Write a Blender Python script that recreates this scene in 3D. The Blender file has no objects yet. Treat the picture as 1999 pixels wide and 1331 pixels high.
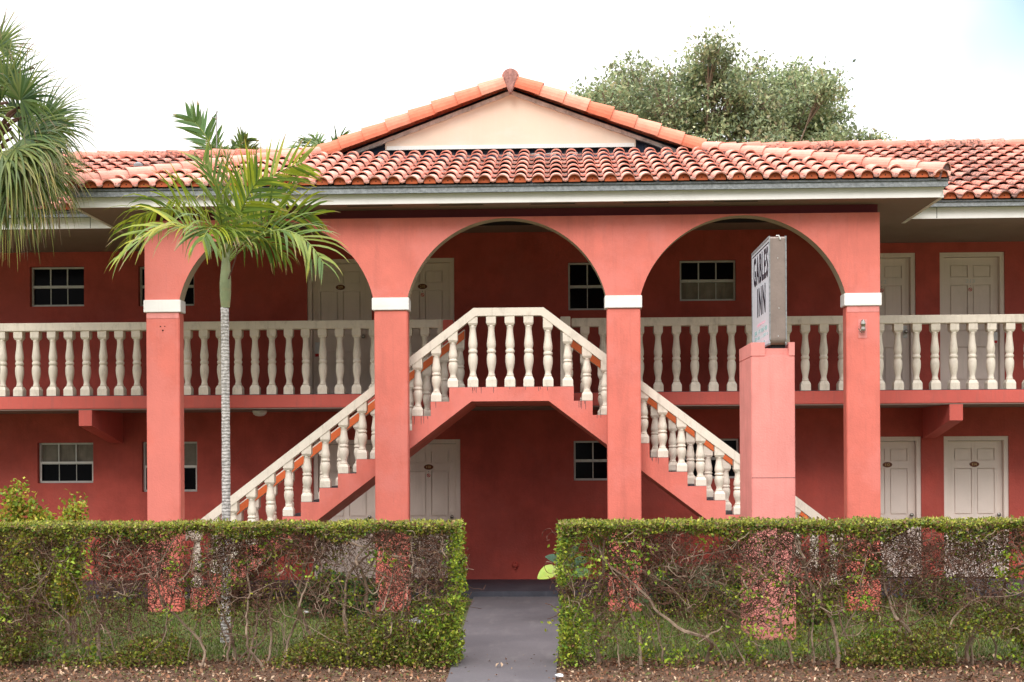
import bpy, bmesh, math, random
import numpy as np
from mathutils import Vector, Matrix, noise
random.seed(11); RNG = np.random.default_rng(11)
scene = bpy.context.scene
COL = scene.collection
R = math.radians

# ------------------------------------------------------------------ camera
F = 2500.0; W0 = 1999.0; CX = 999.5; CY = 890.0; EYE = 1.93
YAW = math.atan(85.5 / F); ROLL = 0.0055
cam = bpy.data.cameras.new('camera'); camo = bpy.data.objects.new('camera', cam)
COL.objects.link(camo); scene.camera = camo
cam.sensor_width = 36; cam.lens = 36 * F / W0; cam.shift_y = (CY - 665.5) / W0
cam.clip_end = 2000; cam.clip_start = 0.1
fw = Vector((-math.sin(YAW), math.cos(YAW), 0)); rt = Vector((math.cos(YAW), math.sin(YAW), 0)); up = Vector((0, 0, 1))
cr = rt * math.cos(ROLL) - up * math.sin(ROLL); cu = rt * math.sin(ROLL) + up * math.cos(ROLL)
camo.matrix_world = Matrix(((cr.x, cu.x, -fw.x, 0), (cr.y, cu.y, -fw.y, 0), (cr.z, cu.z, -fw.z, EYE), (0, 0, 0, 1)))

def at(px, py, Y):
    """point on the vertical plane at distance Y (metres from the street) seen at a photo position"""
    cx = (px - CX) / F; u = -(py - CY) / F
    a = cx * math.cos(ROLL) + u * math.sin(ROLL); b = -cx * math.sin(ROLL) + u * math.cos(ROLL)
    t = Y / (a * math.sin(YAW) + math.cos(YAW))
    return Vector((t * (a * math.cos(YAW) - math.sin(YAW)), Y, EYE + t * b))
def ax(px, Y, py=700): return at(px, py, Y).x

# ------------------------------------------------------------------ world, sun, exposure
SUN_EL, SUN_AZ = R(43), R(196)          # azimuth of the direction the light comes from, from +Y clockwise
world = bpy.data.worlds.new('World'); scene.world = world; world.use_nodes = True
nt = world.node_tree; nt.nodes.clear()
wo = nt.nodes.new('ShaderNodeOutputWorld'); bg = nt.nodes.new('ShaderNodeBackground')
sky = nt.nodes.new('ShaderNodeTexSky'); sky.sky_type = 'NISHITA'; sky.sun_disc = False
sky.sun_elevation = SUN_EL; sky.sun_rotation = SUN_AZ; sky.air_density = 1.0; sky.dust_density = 2.0
tc = nt.nodes.new('ShaderNodeTexCoord')
nz = nt.nodes.new('ShaderNodeTexNoise'); nz.inputs['Scale'].default_value = 3.0; nz.inputs['Detail'].default_value = 5
vd = nt.nodes.new('ShaderNodeVectorMath'); vd.operation = 'DISTANCE'
vd.inputs[1].default_value = Vector((0.385, 1.0, 0.356)).normalized()
ad = nt.nodes.new('ShaderNodeMath'); ad.operation = 'MULTIPLY_ADD'; ad.inputs[1].default_value = 0.22
mr = nt.nodes.new('ShaderNodeMapRange'); mr.inputs['From Min'].default_value = 0.13; mr.inputs['From Max'].default_value = 0.27
mr.inputs['To Min'].default_value = 0.0; mr.inputs['To Max'].default_value = 1.0
cl = nt.nodes.new('ShaderNodeMix'); cl.data_type = 'RGBA'
L = nt.links.new
L(tc.outputs['Generated'], nz.inputs['Vector']); L(tc.outputs['Generated'], vd.inputs[0])
L(vd.outputs['Value'], ad.inputs[2]); L(nz.outputs['Fac'], ad.inputs[0]); L(ad.outputs[0], mr.inputs['Value'])
# overcast cloud deck: dimmer towards the horizon, brightest overhead
sx_ = nt.nodes.new('ShaderNodeSeparateXYZ'); L(tc.outputs['Generated'], sx_.inputs[0])
gr = nt.nodes.new('ShaderNodeMapRange'); gr.inputs['From Min'].default_value = 0.0; gr.inputs['From Max'].default_value = 1.0
gr.inputs['To Min'].default_value = 8.2; gr.inputs['To Max'].default_value = 34.0; L(sx_.outputs['Z'], gr.inputs['Value'])
cb = nt.nodes.new('ShaderNodeVectorMath'); cb.operation = 'SCALE'; cb.inputs[0].default_value = (1.0, 0.985, 0.985); L(gr.outputs[0], cb.inputs['Scale'])
# low street-side sky dimmed, added so less light reaches the porch walls
zz = nt.nodes.new('ShaderNodeMapRange'); zz.interpolation_type = 'SMOOTHSTEP'; zz.inputs['From Min'].default_value = 0.10; zz.inputs['From Max'].default_value = 0.62
zz.inputs['To Min'].default_value = 1.0; zz.inputs['To Max'].default_value = 0.0; L(sx_.outputs['Z'], zz.inputs['Value'])
yy = nt.nodes.new('ShaderNodeMapRange'); yy.interpolation_type = 'SMOOTHSTEP'; yy.inputs['From Min'].default_value = -0.25; yy.inputs['From Max'].default_value = 0.25
yy.inputs['To Min'].default_value = 0.62; yy.inputs['To Max'].default_value = 0.0; L(sx_.outputs['Y'], yy.inputs['Value'])
bk = nt.nodes.new('ShaderNodeMath'); bk.operation = 'MULTIPLY'; L(zz.outputs[0], bk.inputs[0]); L(yy.outputs[0], bk.inputs[1])
om = nt.nodes.new('ShaderNodeMath'); om.operation = 'SUBTRACT'; om.inputs[0].default_value = 1.0; L(bk.outputs[0], om.inputs[1])
cb2 = nt.nodes.new('ShaderNodeVectorMath'); cb2.operation = 'SCALE'; L(cb.outputs[0], cb2.inputs[0]); L(om.outputs[0], cb2.inputs['Scale'])
sk2 = nt.nodes.new('ShaderNodeVectorMath'); sk2.operation = 'SCALE'; sk2.inputs['Scale'].default_value = 2.5; L(sky.outputs[0], sk2.inputs[0])
L(sk2.outputs[0], cl.inputs[6]); L(cb2.outputs[0], cl.inputs[7])
L(mr.outputs[0], cl.inputs[0]); L(cl.outputs[2], bg.inputs['Color']); bg.inputs['Strength'].default_value = 0.1
L(bg.outputs[0], wo.inputs['Surface'])
sl = bpy.data.lights.new('sun', 'SUN'); sl.energy = 1.5; sl.angle = R(24); sl.color = (1.0, 0.96, 0.9)
so = bpy.data.objects.new('sun', sl); COL.objects.link(so)
sd = Vector((math.sin(SUN_AZ) * math.cos(SUN_EL), math.cos(SUN_AZ) * math.cos(SUN_EL), math.sin(SUN_EL)))
so.rotation_euler = sd.to_track_quat('Z', 'Y').to_euler(); so.location = (-3, -6, 12)
scene.view_settings.view_transform = 'Standard'; scene.view_settings.look = 'None'
scene.view_settings.exposure = 0.17; scene.view_settings.gamma = 1
scene.render.engine = 'CYCLES'

# ------------------------------------------------------------------ materials
def newmat(name):
    m = bpy.data.materials.new(name); m.use_nodes = True
    n = m.node_tree; b = n.nodes['Principled BSDF']
    return m, n, b
def paint(name, c, rough=0.75, var=0.12, scale=2.5, bump=0.15, bscale=60, dirt=None, dirt_amt=0.3, dscale=(1, 1, 1), metal=0, spec=0.3, patch=None, patch_amt=0.0, streak=0.35):
    m, n, b = newmat(name); k = n.links.new
    ge = n.nodes.new('ShaderNodeNewGeometry'); co = type('P', (), {'outputs': {'Object': ge.outputs['Position']}})
    a = n.nodes.new('ShaderNodeTexNoise'); a.inputs['Scale'].default_value = scale; a.inputs['Detail'].default_value = 7; a.inputs['Roughness'].default_value = 0.6
    k(co.outputs['Object'], a.inputs['Vector'])
    r = n.nodes.new('ShaderNodeMapRange'); r.inputs['From Min'].default_value = 0.3; r.inputs['From Max'].default_value = 0.7
    r.inputs['To Min'].default_value = 1 - var; r.inputs['To Max'].default_value = 1 + var
    k(a.outputs['Fac'], r.inputs['Value'])
    vm = n.nodes.new('ShaderNodeVectorMath'); vm.operation = 'SCALE'; vm.inputs[0].default_value = c[:3]
    k(r.outputs[0], vm.inputs['Scale']); out = vm.outputs[0]
    def overlay(out, col, amt, sc, vecscale, lo, hi):
        mp = n.nodes.new('ShaderNodeMapping'); mp.inputs['Scale'].default_value = vecscale
        k(co.outputs['Object'], mp.inputs['Vector'])
        d = n.nodes.new('ShaderNodeTexNoise'); d.inputs['Scale'].default_value = sc; d.inputs['Detail'].default_value = 9; d.inputs['Roughness'].default_value = 0.7
        k(mp.outputs[0], d.inputs['Vector'])
        e = n.nodes.new('ShaderNodeMapRange'); e.inputs['From Min'].default_value = lo; e.inputs['From Max'].default_value = hi
        e.inputs['To Max'].default_value = amt; k(d.outputs['Fac'], e.inputs['Value'])
        mx = n.nodes.new('ShaderNodeMix'); mx.data_type = 'RGBA'; k(e.outputs[0], mx.inputs[0]); k(out, mx.inputs[6]); mx.inputs[7].default_value = (*col[:3], 1)
        return mx.outputs[2]
    if dirt: out = overlay(out, dirt, dirt_amt, 1.6, dscale, 0.52, 0.72)
    if dirt and streak: out = overlay(out, dirt, streak, 1.0, (16, 16, 0.7), 0.54, 0.74)
    if patch: out = overlay(out, patch, patch_amt, 0.7, (1, 1, 1), 0.48, 0.56)
    k(out, b.inputs['Base Color'])
    b.inputs['Roughness'].default_value = rough; b.inputs['Metallic'].default_value = metal; b.inputs['Specular IOR Level'].default_value = spec
    if bump:
        q = n.nodes.new('ShaderNodeTexNoise'); q.inputs['Scale'].default_value = bscale; q.inputs['Detail'].default_value = 4
        k(co.outputs['Object'], q.inputs['Vector'])
        bp = n.nodes.new('ShaderNodeBump'); bp.inputs['Strength'].default_value = bump; bp.inputs['Distance'].default_value = 0.01
        k(q.outputs['Fac'], bp.inputs['Height']); k(bp.outputs[0], b.inputs['Normal'])
    return m
M = {}
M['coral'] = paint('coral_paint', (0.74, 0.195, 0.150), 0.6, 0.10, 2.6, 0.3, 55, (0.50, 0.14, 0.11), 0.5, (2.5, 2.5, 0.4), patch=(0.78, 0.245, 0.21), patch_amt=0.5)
M['pink'] = paint('pink_paint', (0.78, 0.29, 0.26), 0.6, 0.10, 3.0, 0.3, 55, (0.52, 0.17, 0.15), 0.5, (2, 2, 0.4))
M['eave_shade'] = paint('eave_shaded_red', (0.14, 0.022, 0.035), 0.7, 0.12, 2, 0.2, 40)  # shade under the eave put into the frieze colour
M['edge'] = paint('slab_edge_paint', (0.62, 0.125, 0.10), 0.65, 0.08, 1.5, 0.25, 45, (0.28, 0.12, 0.11), 0.3, (3, 3, 0.6))
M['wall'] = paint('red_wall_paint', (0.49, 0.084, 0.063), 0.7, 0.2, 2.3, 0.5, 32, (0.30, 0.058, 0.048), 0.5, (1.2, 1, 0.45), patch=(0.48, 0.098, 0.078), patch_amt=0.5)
M['cream'] = paint('cream_paint', (0.83, 0.745, 0.64), 0.55, 0.06, 6, 0.2, 80, (0.36, 0.30, 0.23), 0.5, (5, 5, 2.5))
M['white'] = paint('white_trim_paint', (0.88, 0.86, 0.83), 0.5, 0.04, 3, 0.08, 60, (0.42, 0.40, 0.36), 0.25, (1, 1, 3), streak=0.08)
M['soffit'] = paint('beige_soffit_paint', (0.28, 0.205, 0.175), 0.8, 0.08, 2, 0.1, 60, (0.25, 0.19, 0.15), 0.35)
M['archtrim'] = paint('beige_arch_paint', (0.46, 0.39, 0.28), 0.7, 0.1, 3, 0.2, 60, (0.25, 0.2, 0.15), 0.4)
M['door'] = paint('door_paint', (0.84, 0.715, 0.645), 0.45, 0.04, 2, 0.05, 40, (0.52, 0.44, 0.38), 0.3, (1, 1, 0.6))
M['alu'] = paint('window_aluminium', (0.62, 0.62, 0.60), 0.4, 0.08, 8, 0, 60, (0.3, 0.29, 0.27), 0.4, metal=0.2)
M['zinc'] = paint('galvanised_metal', (0.27, 0.285, 0.295), 0.55, 0.35, 30, 0.2, 120, (0.14, 0.16, 0.17), 0.6, (6, 6, 6), metal=0.25)
M['orange'] = paint('orange_paint', (0.74, 0.155, 0.045), 0.6, 0.08, 3, 0.2, 60)
M['slab'] = paint('dark_floor_paint', (0.045, 0.047, 0.062), 0.6, 0.2, 3, 0.1, 60, (0.14, 0.13, 0.14), 0.4)
M['path'] = paint('grey_path_paint', (0.112, 0.102, 0.112), 0.75, 0.09, 1.2, 0.3, 90, (0.17, 0.155, 0.16), 0.6, (3, 0.8, 1), patch=(0.085, 0.078, 0.088), patch_amt=0.5)
M['dark'] = paint('dark_gap', (0.012, 0.012, 0.014), 0.9, 0.2, 4, 0)
M['navy'] = paint('roofing_felt', (0.012, 0.022, 0.05), 0.6, 0.5, 8, 0.4, 30, (0.35, 0.36, 0.38), 0.5, (3, 3, 8))
M['gable'] = paint('peach_gable_board', (0.82, 0.66, 0.53), 0.7, 0.05, 1.5, 0.1, 60, (0.84, 0.71, 0.62), 0.7, (0.8, 1, 2))
M['grimy'] = paint('grimy_white_board', (0.60, 0.55, 0.52), 0.7, 0.25, 9, 0.4, 40, (0.10, 0.09, 0.10), 0.75, (6, 6, 3))
M['mortar'] = paint('mossy_mortar', (0.17, 0.10, 0.095), 0.95, 0.4, 14, 0.9, 40, (0.04, 0.03, 0.035), 0.7, (3, 3, 3))
M['plug'] = paint('old_clay_and_mortar', (0.42, 0.22, 0.19), 0.95, 0.4, 14, 0.9, 40, (0.16, 0.10, 0.10), 0.7, (6, 6, 1.5))
M['bark'] = paint('twig_bark', (0.29, 0.21, 0.155), 0.85, 0.3, 12, 0.5, 80, (0.14, 0.09, 0.06), 0.6, (2, 2, 2))
M['twig'] = paint('fine_twig_bark', (0.12, 0.058, 0.04), 0.85, 0.35, 6, 0, 80)
M['brass'] = paint('number_plaque', (0.16, 0.055, 0.03), 0.4, 0.1, 20, 0)
M['gold'] = paint('gold_digits', (0.62, 0.42, 0.2), 0.35, 0.05, 20, 0, metal=0.3)
M['red'] = paint('red_mark', (0.55, 0.03, 0.03), 0.5, 0.05, 20, 0)
M['chrome'] = paint('door_knob_metal', (0.35, 0.33, 0.30), 0.25, 0.1, 20, 0, metal=0.9)
M['lampglass'] = paint('opal_glass', (0.72, 0.70, 0.66), 0.3, 0.04, 5, 0)
M['signcase'] = paint('sign_case_metal', (0.25, 0.195, 0.172), 0.6, 0.12, 5, 0.2, 30, (0.09, 0.07, 0.06), 0.5, (4, 4, 0.8))
M['signface'] = paint('sign_face_white', (0.70, 0.73, 0.80), 0.3, 0.03, 4, 0)
M['black'] = paint('black_letters', (0.008, 0.008, 0.02), 0.4, 0.1, 4, 0)
M['teal'] = paint('teal_letters', (0.30, 0.47, 0.47), 0.5, 0.1, 4, 0)
M['rose'] = paint('rose_letters', (0.72, 0.42, 0.50), 0.5, 0.1, 4, 0)
M['curtain'] = paint('curtain_cloth', (0.26, 0.235, 0.20), 0.9, 0.25, 4, 0.3, 30, (0.10, 0.09, 0.075), 0.6, (6, 1, 1))
M['rust'] = paint('eave_closure_clay', (0.50, 0.115, 0.045), 0.8, 0.2, 7, 0.2, 50)
M['paper'] = paint('litter_paper', (0.72, 0.73, 0.75), 0.6, 0.1, 9, 0.3, 30)

def glassmat():
    m, n, b = newmat('dark_window_glass')
    b.inputs['Base Color'].default_value = (0.006, 0.006, 0.009, 1); b.inputs['Roughness'].default_value = 0.12
    b.inputs['Specular IOR Level'].default_value = 0.08
    return m
M['glass'] = glassmat()

def tilemat(name, c1, c2, dirt, lich):
    m, n, b = newmat(name); k = n.links.new
    at_ = n.nodes.new('ShaderNodeAttribute'); at_.attribute_name = 'tint'
    sp = n.nodes.new('ShaderNodeSeparateColor'); k(at_.outputs['Color'], sp.inputs[0])
    mx = n.nodes.new('ShaderNodeMix'); mx.data_type = 'RGBA'; mx.inputs[6].default_value = (*c1, 1); mx.inputs[7].default_value = (*c2, 1)
    k(sp.outputs[0], mx.inputs[0])
    co = n.nodes.new('ShaderNodeTexCoord')
    n1 = n.nodes.new('ShaderNodeTexNoise'); n1.inputs['Scale'].default_value = 9; n1.inputs['Detail'].default_value = 8; n1.inputs['Roughness'].default_value = 0.7
    k(co.outputs['Object'], n1.inputs['Vector'])
    r1 = n.nodes.new('ShaderNodeMapRange'); r1.inputs['From Min'].default_value = 0.3; r1.inputs['From Max'].default_value = 0.7
    r1.inputs['To Min'].default_value = 0.82; r1.inputs['To Max'].default_value = 1.15; k(n1.outputs['Fac'], r1.inputs['Value'])
    vs = n.nodes.new('ShaderNodeVectorMath'); vs.operation = 'SCALE'; k(mx.outputs[2], vs.inputs[0]); k(r1.outputs[0], vs.inputs['Scale'])
    # debris and moss lying in the troughs
    n2 = n.nodes.new('ShaderNodeTexNoise'); n2.inputs['Scale'].default_value = 26; n2.inputs['Detail'].default_value = 6
    k(co.outputs['Object'], n2.inputs['Vector'])
    n3 = n.nodes.new('ShaderNodeTexNoise'); n3.inputs['Scale'].default_value = 0.9; n3.inputs['Detail'].default_value = 2
    k(co.outputs['Object'], n3.inputs['Vector'])
    s1 = n.nodes.new('ShaderNodeMath'); s1.operation = 'MULTIPLY_ADD'; k(sp.outputs[1], s1.inputs[0]); s1.inputs[1].default_value = 0.40; k(n2.outputs['Fac'], s1.inputs[2])
    s2 = n.nodes.new('ShaderNodeMath'); s2.operation = 'MULTIPLY_ADD'; k(n3.outputs['Fac'], s2.inputs[0]); s2.inputs[1].default_value = 0.45; k(s1.outputs[0], s2.inputs[2])
    s3 = n.nodes.new('ShaderNodeMath'); s3.operation = 'MULTIPLY_ADD'; k(sp.outputs[2], s3.inputs[0]); s3.inputs[1].default_value = lich; k(s2.outputs[0], s3.inputs[2])
    r2 = n.nodes.new('ShaderNodeMapRange'); r2.inputs['From Min'].default_value = dirt; r2.inputs['From Max'].default_value = dirt + 0.12
    r2.inputs['To Max'].default_value = 0.85; k(s3.outputs[0], r2.inputs['Value'])
    m2 = n.nodes.new('ShaderNodeMix'); m2.data_type = 'RGBA'; k(r2.outputs[0], m2.inputs[0]); k(vs.outputs[0], m2.inputs[6]); m2.inputs[7].default_value = (0.085, 0.06, 0.05, 1)
    k(m2.outputs[2], b.inputs['Base Color']); b.inputs['Roughness'].default_value = 0.8; b.inputs['Specular IOR Level'].default_value = 0.25
    bp = n.nodes.new('ShaderNodeBump'); bp.inputs['Strength'].default_value = 0.3; bp.inputs['Distance'].default_value = 0.01
    k(n2.outputs['Fac'], bp.inputs['Height']); k(bp.outputs[0], b.inputs['Normal'])
    return m
M['tile'] = tilemat('clay_roof_tile', (0.69, 0.305, 0.235), (0.77, 0.41, 0.33), 1.05, 0.08)
M['tilewing'] = tilemat('weathered_clay_tile', (0.61, 0.205, 0.145), (0.70, 0.32, 0.25), 0.87, 0.23)
M['cap'] = tilemat('clay_cap_tile', (0.70, 0.20, 0.115), (0.76, 0.34, 0.24), 0.99, 0.10)

def leafmat(name, rough=0.55, trans=0.35, gain=1.0):
    m, n, b = newmat(name); k = n.links.new
    a = n.nodes.new('ShaderNodeAttribute'); a.attribute_name = 'tint'
    vs = n.nodes.new('ShaderNodeVectorMath'); vs.operation = 'SCALE'; vs.inputs['Scale'].default_value = gain; k(a.outputs['Color'], vs.inputs[0])
    k(vs.outputs[0], b.inputs['Base Color']); b.inputs['Roughness'].default_value = rough; b.inputs['Specular IOR Level'].default_value = 0.35
    t = n.nodes.new('ShaderNodeBsdfTranslucent'); k(vs.outputs[0], t.inputs['Color'])
    mx = n.nodes.new('ShaderNodeMixShader'); mx.inputs[0].default_value = trans
    k(b.outputs[0], mx.inputs[1]); k(t.outputs[0], mx.inputs[2]); k(mx.outputs[0], n.nodes['Material Output'].inputs['Surface'])
    return m
M['leaf'] = leafmat('leaf', gain=1.1); M['treeleaf'] = leafmat('tree_leaf', trans=.3); M['frond'] = leafmat('palm_leaflet', 0.4, 0.3); M['litter'] = leafmat('dry_leaf', 0.8, 0.1)

# ------------------------------------------------------------------ helpers
def link(name, me, mat, parent=None, smooth=False):
    o = bpy.data.objects.new(name, me); COL.objects.link(o)
    if parent: o.parent = parent; o.matrix_parent_inverse = Matrix.Identity(4)
    if parent:
        # children keep world coordinates although the parent stands at its own base
        o.location = -world_off(parent)
    if mat:
        for mm in (mat if isinstance(mat, (list, tuple)) else [mat]): me.materials.append(mm)
    if smooth: me.polygons.foreach_set('use_smooth', [True] * len(me.polygons))
    return o
def world_off(o):
    v = Vector((0, 0, 0))
    while o: v = v + Vector(o.location); o = o.parent
    return v
def tag(o, label=None, cat=None, group=None, kind=None):
    if label: o['label'] = label
    if cat: o['category'] = cat
    if group: o['group'] = group
    if kind: o['kind'] = kind
    return o
def empty(name, loc=(0, 0, 0)):
    o = bpy.data.objects.new(name, None); COL.objects.link(o); o.location = loc; o.empty_display_size = 0.2
    return o

class MB:
    def __init__(s): s.v = []; s.f = []; s.c = []; s.mi = []
    def face(s, pts, col=None, mi=0):
        i = len(s.v); s.v += [tuple(p) for p in pts]; s.f.append(tuple(range(i, i + len(pts)))); s.c.append(col); s.mi.append(mi)
    def box(s, x0, x1, y0, y1, z0, z1, mi=0):
        i = len(s.v)
        s.v += [(x0, y0, z0), (x1, y0, z0), (x1, y1, z0), (x0, y1, z0), (x0, y0, z1), (x1, y0, z1), (x1, y1, z1), (x0, y1, z1)]
        for q in ((0, 3, 2, 1), (4, 5, 6, 7), (0, 1, 5, 4), (1, 2, 6, 5), (2, 3, 7, 6), (3, 0, 4, 7)):
            s.f.append(tuple(i + a for a in q)); s.c.append(None); s.mi.append(mi)
        return s
    def prism(s, prof, y0, y1, mi=0):
        """profile in X-Z (counter-clockwise seen from the street) pushed from y0 to y1"""
        n = len(prof); i = len(s.v)
        s.v += [(x, y0, z) for x, z in prof] + [(x, y1, z) for x, z in prof]
        s.f.append(tuple(range(i, i + n))); s.f.append(tuple(range(i + 2 * n - 1, i + n - 1, -1)))
        for a in range(n):
            b = (a + 1) % n; s.f.append((i + b, i + a, i + n + a, i + n + b))
        s.c += [None] * (n + 2); s.mi += [mi] * (n + 2)
        return s
    def tube(s, pts, rad, sides=6, col=None):
        pts = [Vector(p) for p in pts]; n = len(pts)
        if not hasattr(rad, '__len__'): rad = [rad] * n
        ref = Vector((0.31, 0.9, 0.27)); base = len(s.v)
        for i, p in enumerate(pts):
            t = (pts[min(i + 1, n - 1)] - pts[max(i - 1, 0)])
            if t.length < 1e-9: t = Vector((0, 0, 1))
            t.normalize(); a = t.cross(ref)
            if a.length < 0.05: a = t.cross(Vector((1, 0, 0)))
            a.normalize(); b = t.cross(a)
            for k in range(sides):
                w = 2 * math.pi * k / sides
                q = p + (a * math.cos(w) + b * math.sin(w)) * rad[i]; s.v.append((q.x, q.y, q.z))
        for i in range(n - 1):
            for k in range(sides):
                k2 = (k + 1) % sides
                s.f.append((base + i * sides + k, base + i * sides + k2, base + (i + 1) * sides + k2, base + (i + 1) * sides + k)); s.c.append(col); s.mi.append(0)
        s.f.append(tuple(base + (n - 1) * sides + k for k in range(sides))); s.c.append(col); s.mi.append(0)
        return s
    def lathe(s, prof, cx, cy, z0=0, sides=14, square=None):
        base = len(s.v); n = len(prof)
        for r, z in prof:
            for k in range(sides):
                w = 2 * math.pi * k / sides; s.v.append((cx + r * math.cos(w), cy + r * math.sin(w), z0 + z))
        for i in range(n - 1):
            for k in range(sides):
                k2 = (k + 1) % sides
                s.f.append((base + i * sides + k, base + i * sides + k2, base + (i + 1) * sides + k2, base + (i + 1) * sides + k)); s.c.append(None); s.mi.append(0)
        s.f.append(tuple(base + k for k in reversed(range(sides)))); s.f.append(tuple(base + (n - 1) * sides + k for k in range(sides)))
        s.c += [None, None]; s.mi += [0, 0]
        return s
    def mesh(s, name, merge=False):
        me = bpy.data.meshes.new(name); me.from_pydata(s.v, [], s.f)
        if any(c is not None for c in s.c):
            ca = me.color_attributes.new('tint', 'FLOAT_COLOR', 'CORNER'); arr = []
            for f, c in zip(s.f, s.c):
                c = c or (0.5, 0.5, 0.5)
                if hasattr(c[0], '__len__'):
                    for q in c: arr += [q[0], q[1], q[2], 1]
                else: arr += [c[0], c[1], c[2], 1] * len(f)
            ca.data.foreach_set('color', arr)
        if any(s.mi): me.polygons.foreach_set('material_index', s.mi)
        me.update(); return me
    def build(s, name, mat, parent=None, smooth=False, bevel=0):
        me = s.mesh(name)
        if bevel:
            bm = bmesh.new(); bm.from_mesh(me); bmesh.ops.remove_doubles(bm, verts=bm.verts, dist=1e-5)
            es = [e for e in bm.edges if len(e.link_faces) == 2 and e.calc_face_angle(0) > 0.6]
            bmesh.ops.bevel(bm, geom=es, offset=bevel, segments=2, affect='EDGES', clamp_overlap=True); bm.to_mesh(me); bm.free()
        return link(name, me, mat, parent, smooth)

def text_mesh(txt, size, width=1.0, depth=0.002, bold=0.0, spc=1.0):
    cu_ = bpy.data.curves.new('lettering', 'FONT'); cu_.body = txt; cu_.size = size; cu_.extrude = depth; cu_.offset = bold
    cu_.space_character = spc; cu_.align_x = 'CENTER'; cu_.align_y = 'CENTER'
    o = bpy.data.objects.new('lettering', cu_); COL.objects.link(o)
    bpy.context.view_layer.update()
    me = bpy.data.meshes.new_from_object(o.evaluated_get(bpy.context.evaluated_depsgraph_get()))
    bpy.data.objects.remove(o)
    v = np.empty(len(me.vertices) * 3); me.vertices.foreach_get('co', v); v = v.reshape(-1, 3)
    c = (v.max(0) + v.min(0)) / 2; v[:, :2] -= c[:2]; v[:, 0] *= width
    return me, v
def text_part(name, txt, pos, size, mat, parent, width=1.0, face='front', bold=0.0, depth=0.002, spc=1.0):
    me, v = text_mesh(txt, size, width, depth, bold, spc)
    q = np.empty_like(v)
    if face == 'front': q[:, 0] = v[:, 0]; q[:, 1] = -v[:, 2]; q[:, 2] = v[:, 1]
    else: q[:, 0] = -v[:, 2]; q[:, 1] = -v[:, 0]; q[:, 2] = v[:, 1]
    q += np.array(pos); me.vertices.foreach_set('co', q.ravel()); me.update()
    me.materials.clear()
    return link(name, me, mat, parent)

def leaves(name, P, S, C, mat, parent=None, up=0.3, aspect=0.5, bend=0.25):
    """P (n,3) points, S (n,) lengths, C (n,3) colours: one small bent two-sided leaf at every point"""
    P = np.asarray(P, float); S = np.asarray(S, float); C = np.asarray(C, float); n = len(P)
    d = RNG.normal(size=(n, 3)); d /= np.linalg.norm(d, axis=1)[:, None]
    nn = RNG.normal(size=(n, 3)); nn[:, 2] += up * 3; nn -= d * (nn * d).sum(1)[:, None]; nn /= np.linalg.norm(nn, axis=1)[:, None]
    s = np.cross(d, nn); h = S[:, None]
    v0 = P; v1 = P + d * h * 0.5 + s * h * aspect * 0.5 + nn * h * bend * 0.4; v3 = P + d * h * 0.5 - s * h * aspect * 0.5 + nn * h * bend * 0.4; v2 = P + d * h
    vm = P + d * h * 0.5
    V = np.stack([v0, v1, vm, v3, v2], 1).reshape(-1, 3)
    i = np.arange(n)[:, None] * 5
    Fc = np.concatenate([i + 0, i + 1, i + 4, i + 2, i + 0, i + 2, i + 4, i + 3], 1).reshape(-1, 4)
    me = bpy.data.meshes.new(name); me.vertices.add(len(V)); me.vertices.foreach_set('co', V.ravel())
    me.loops.add(Fc.size); me.loops.foreach_set('vertex_index', Fc.ravel().astype(np.int32))
    me.polygons.add(len(Fc)); me.polygons.foreach_set('loop_start', np.arange(0, Fc.size, 4, dtype=np.int32)); me.polygons.foreach_set('loop_total', np.full(len(Fc), 4, dtype=np.int32))
    me.update(calc_edges=True); me.validate()
    ca = me.color_attributes.new('tint', 'FLOAT_COLOR', 'POINT')
    cc = np.ones((n, 5, 4)); cc[:, :, :3] = C[:, None, :]; ca.data.foreach_set('color', cc.ravel())
    return link(name, me, mat, parent)
def pick(cols, n, jit=0.2):
    cols = np.array(cols); c = cols[RNG.integers(0, len(cols), n)]
    return np.clip(c * (1 + RNG.normal(size=(n, 1)) * jit), 0.003, 0.95)
# ------------------------------------------------------------------ ground, path
YW = 19.0      # face of the room walls
YB = 17.7      # front edge of the upper walkway
YA = 15.8      # front face of the arcade
YS = 16.12     # front face of the staircase
YF = 17.45     # back of the staircase
ZF0, ZF1 = 0.10, 2.80
def groundmat(name, cols, sc):
    m, n, b = newmat(name); k = n.links.new
    co = n.nodes.new('ShaderNodeTexCoord'); a = n.nodes.new('ShaderNodeTexNoise'); a.inputs['Scale'].default_value = sc; a.inputs['Detail'].default_value = 10
    a.inputs['Roughness'].default_value = 0.7; k(co.outputs['Object'], a.inputs['Vector'])
    cr_ = n.nodes.new('ShaderNodeValToRGB'); e = cr_.color_ramp.elements
    e[0].position = 0.33; e[0].color = (*cols[0], 1); e[1].position = 0.68; e[1].color = (*cols[-1], 1)
    for i, c in enumerate(cols[1:-1]):
        q = e.new(0.33 + 0.35 * (i + 1) / (len(cols) - 1)); q.color = (*c, 1)
    k(a.outputs['Fac'], cr_.inputs[0]); k(cr_.outputs[0], b.inputs['Base Color']); b.inputs['Roughness'].default_value = 0.95
    bp = n.nodes.new('ShaderNodeBump'); bp.inputs['Strength'].default_value = 0.7; bp.inputs['Distance'].default_value = 0.03
    k(a.outputs['Fac'], bp.inputs['Height']); k(bp.outputs[0], b.inputs['Normal'])
    return m
M['lawn'] = groundmat('lawn_soil', [(0.10, 0.065, 0.04), (0.09, 0.10, 0.03), (0.12, 0.15, 0.04)], 4)
M['mulch'] = groundmat('mulch_soil', [(0.035, 0.02, 0.014), (0.11, 0.06, 0.035), (0.22, 0.12, 0.07)], 14)
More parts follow.
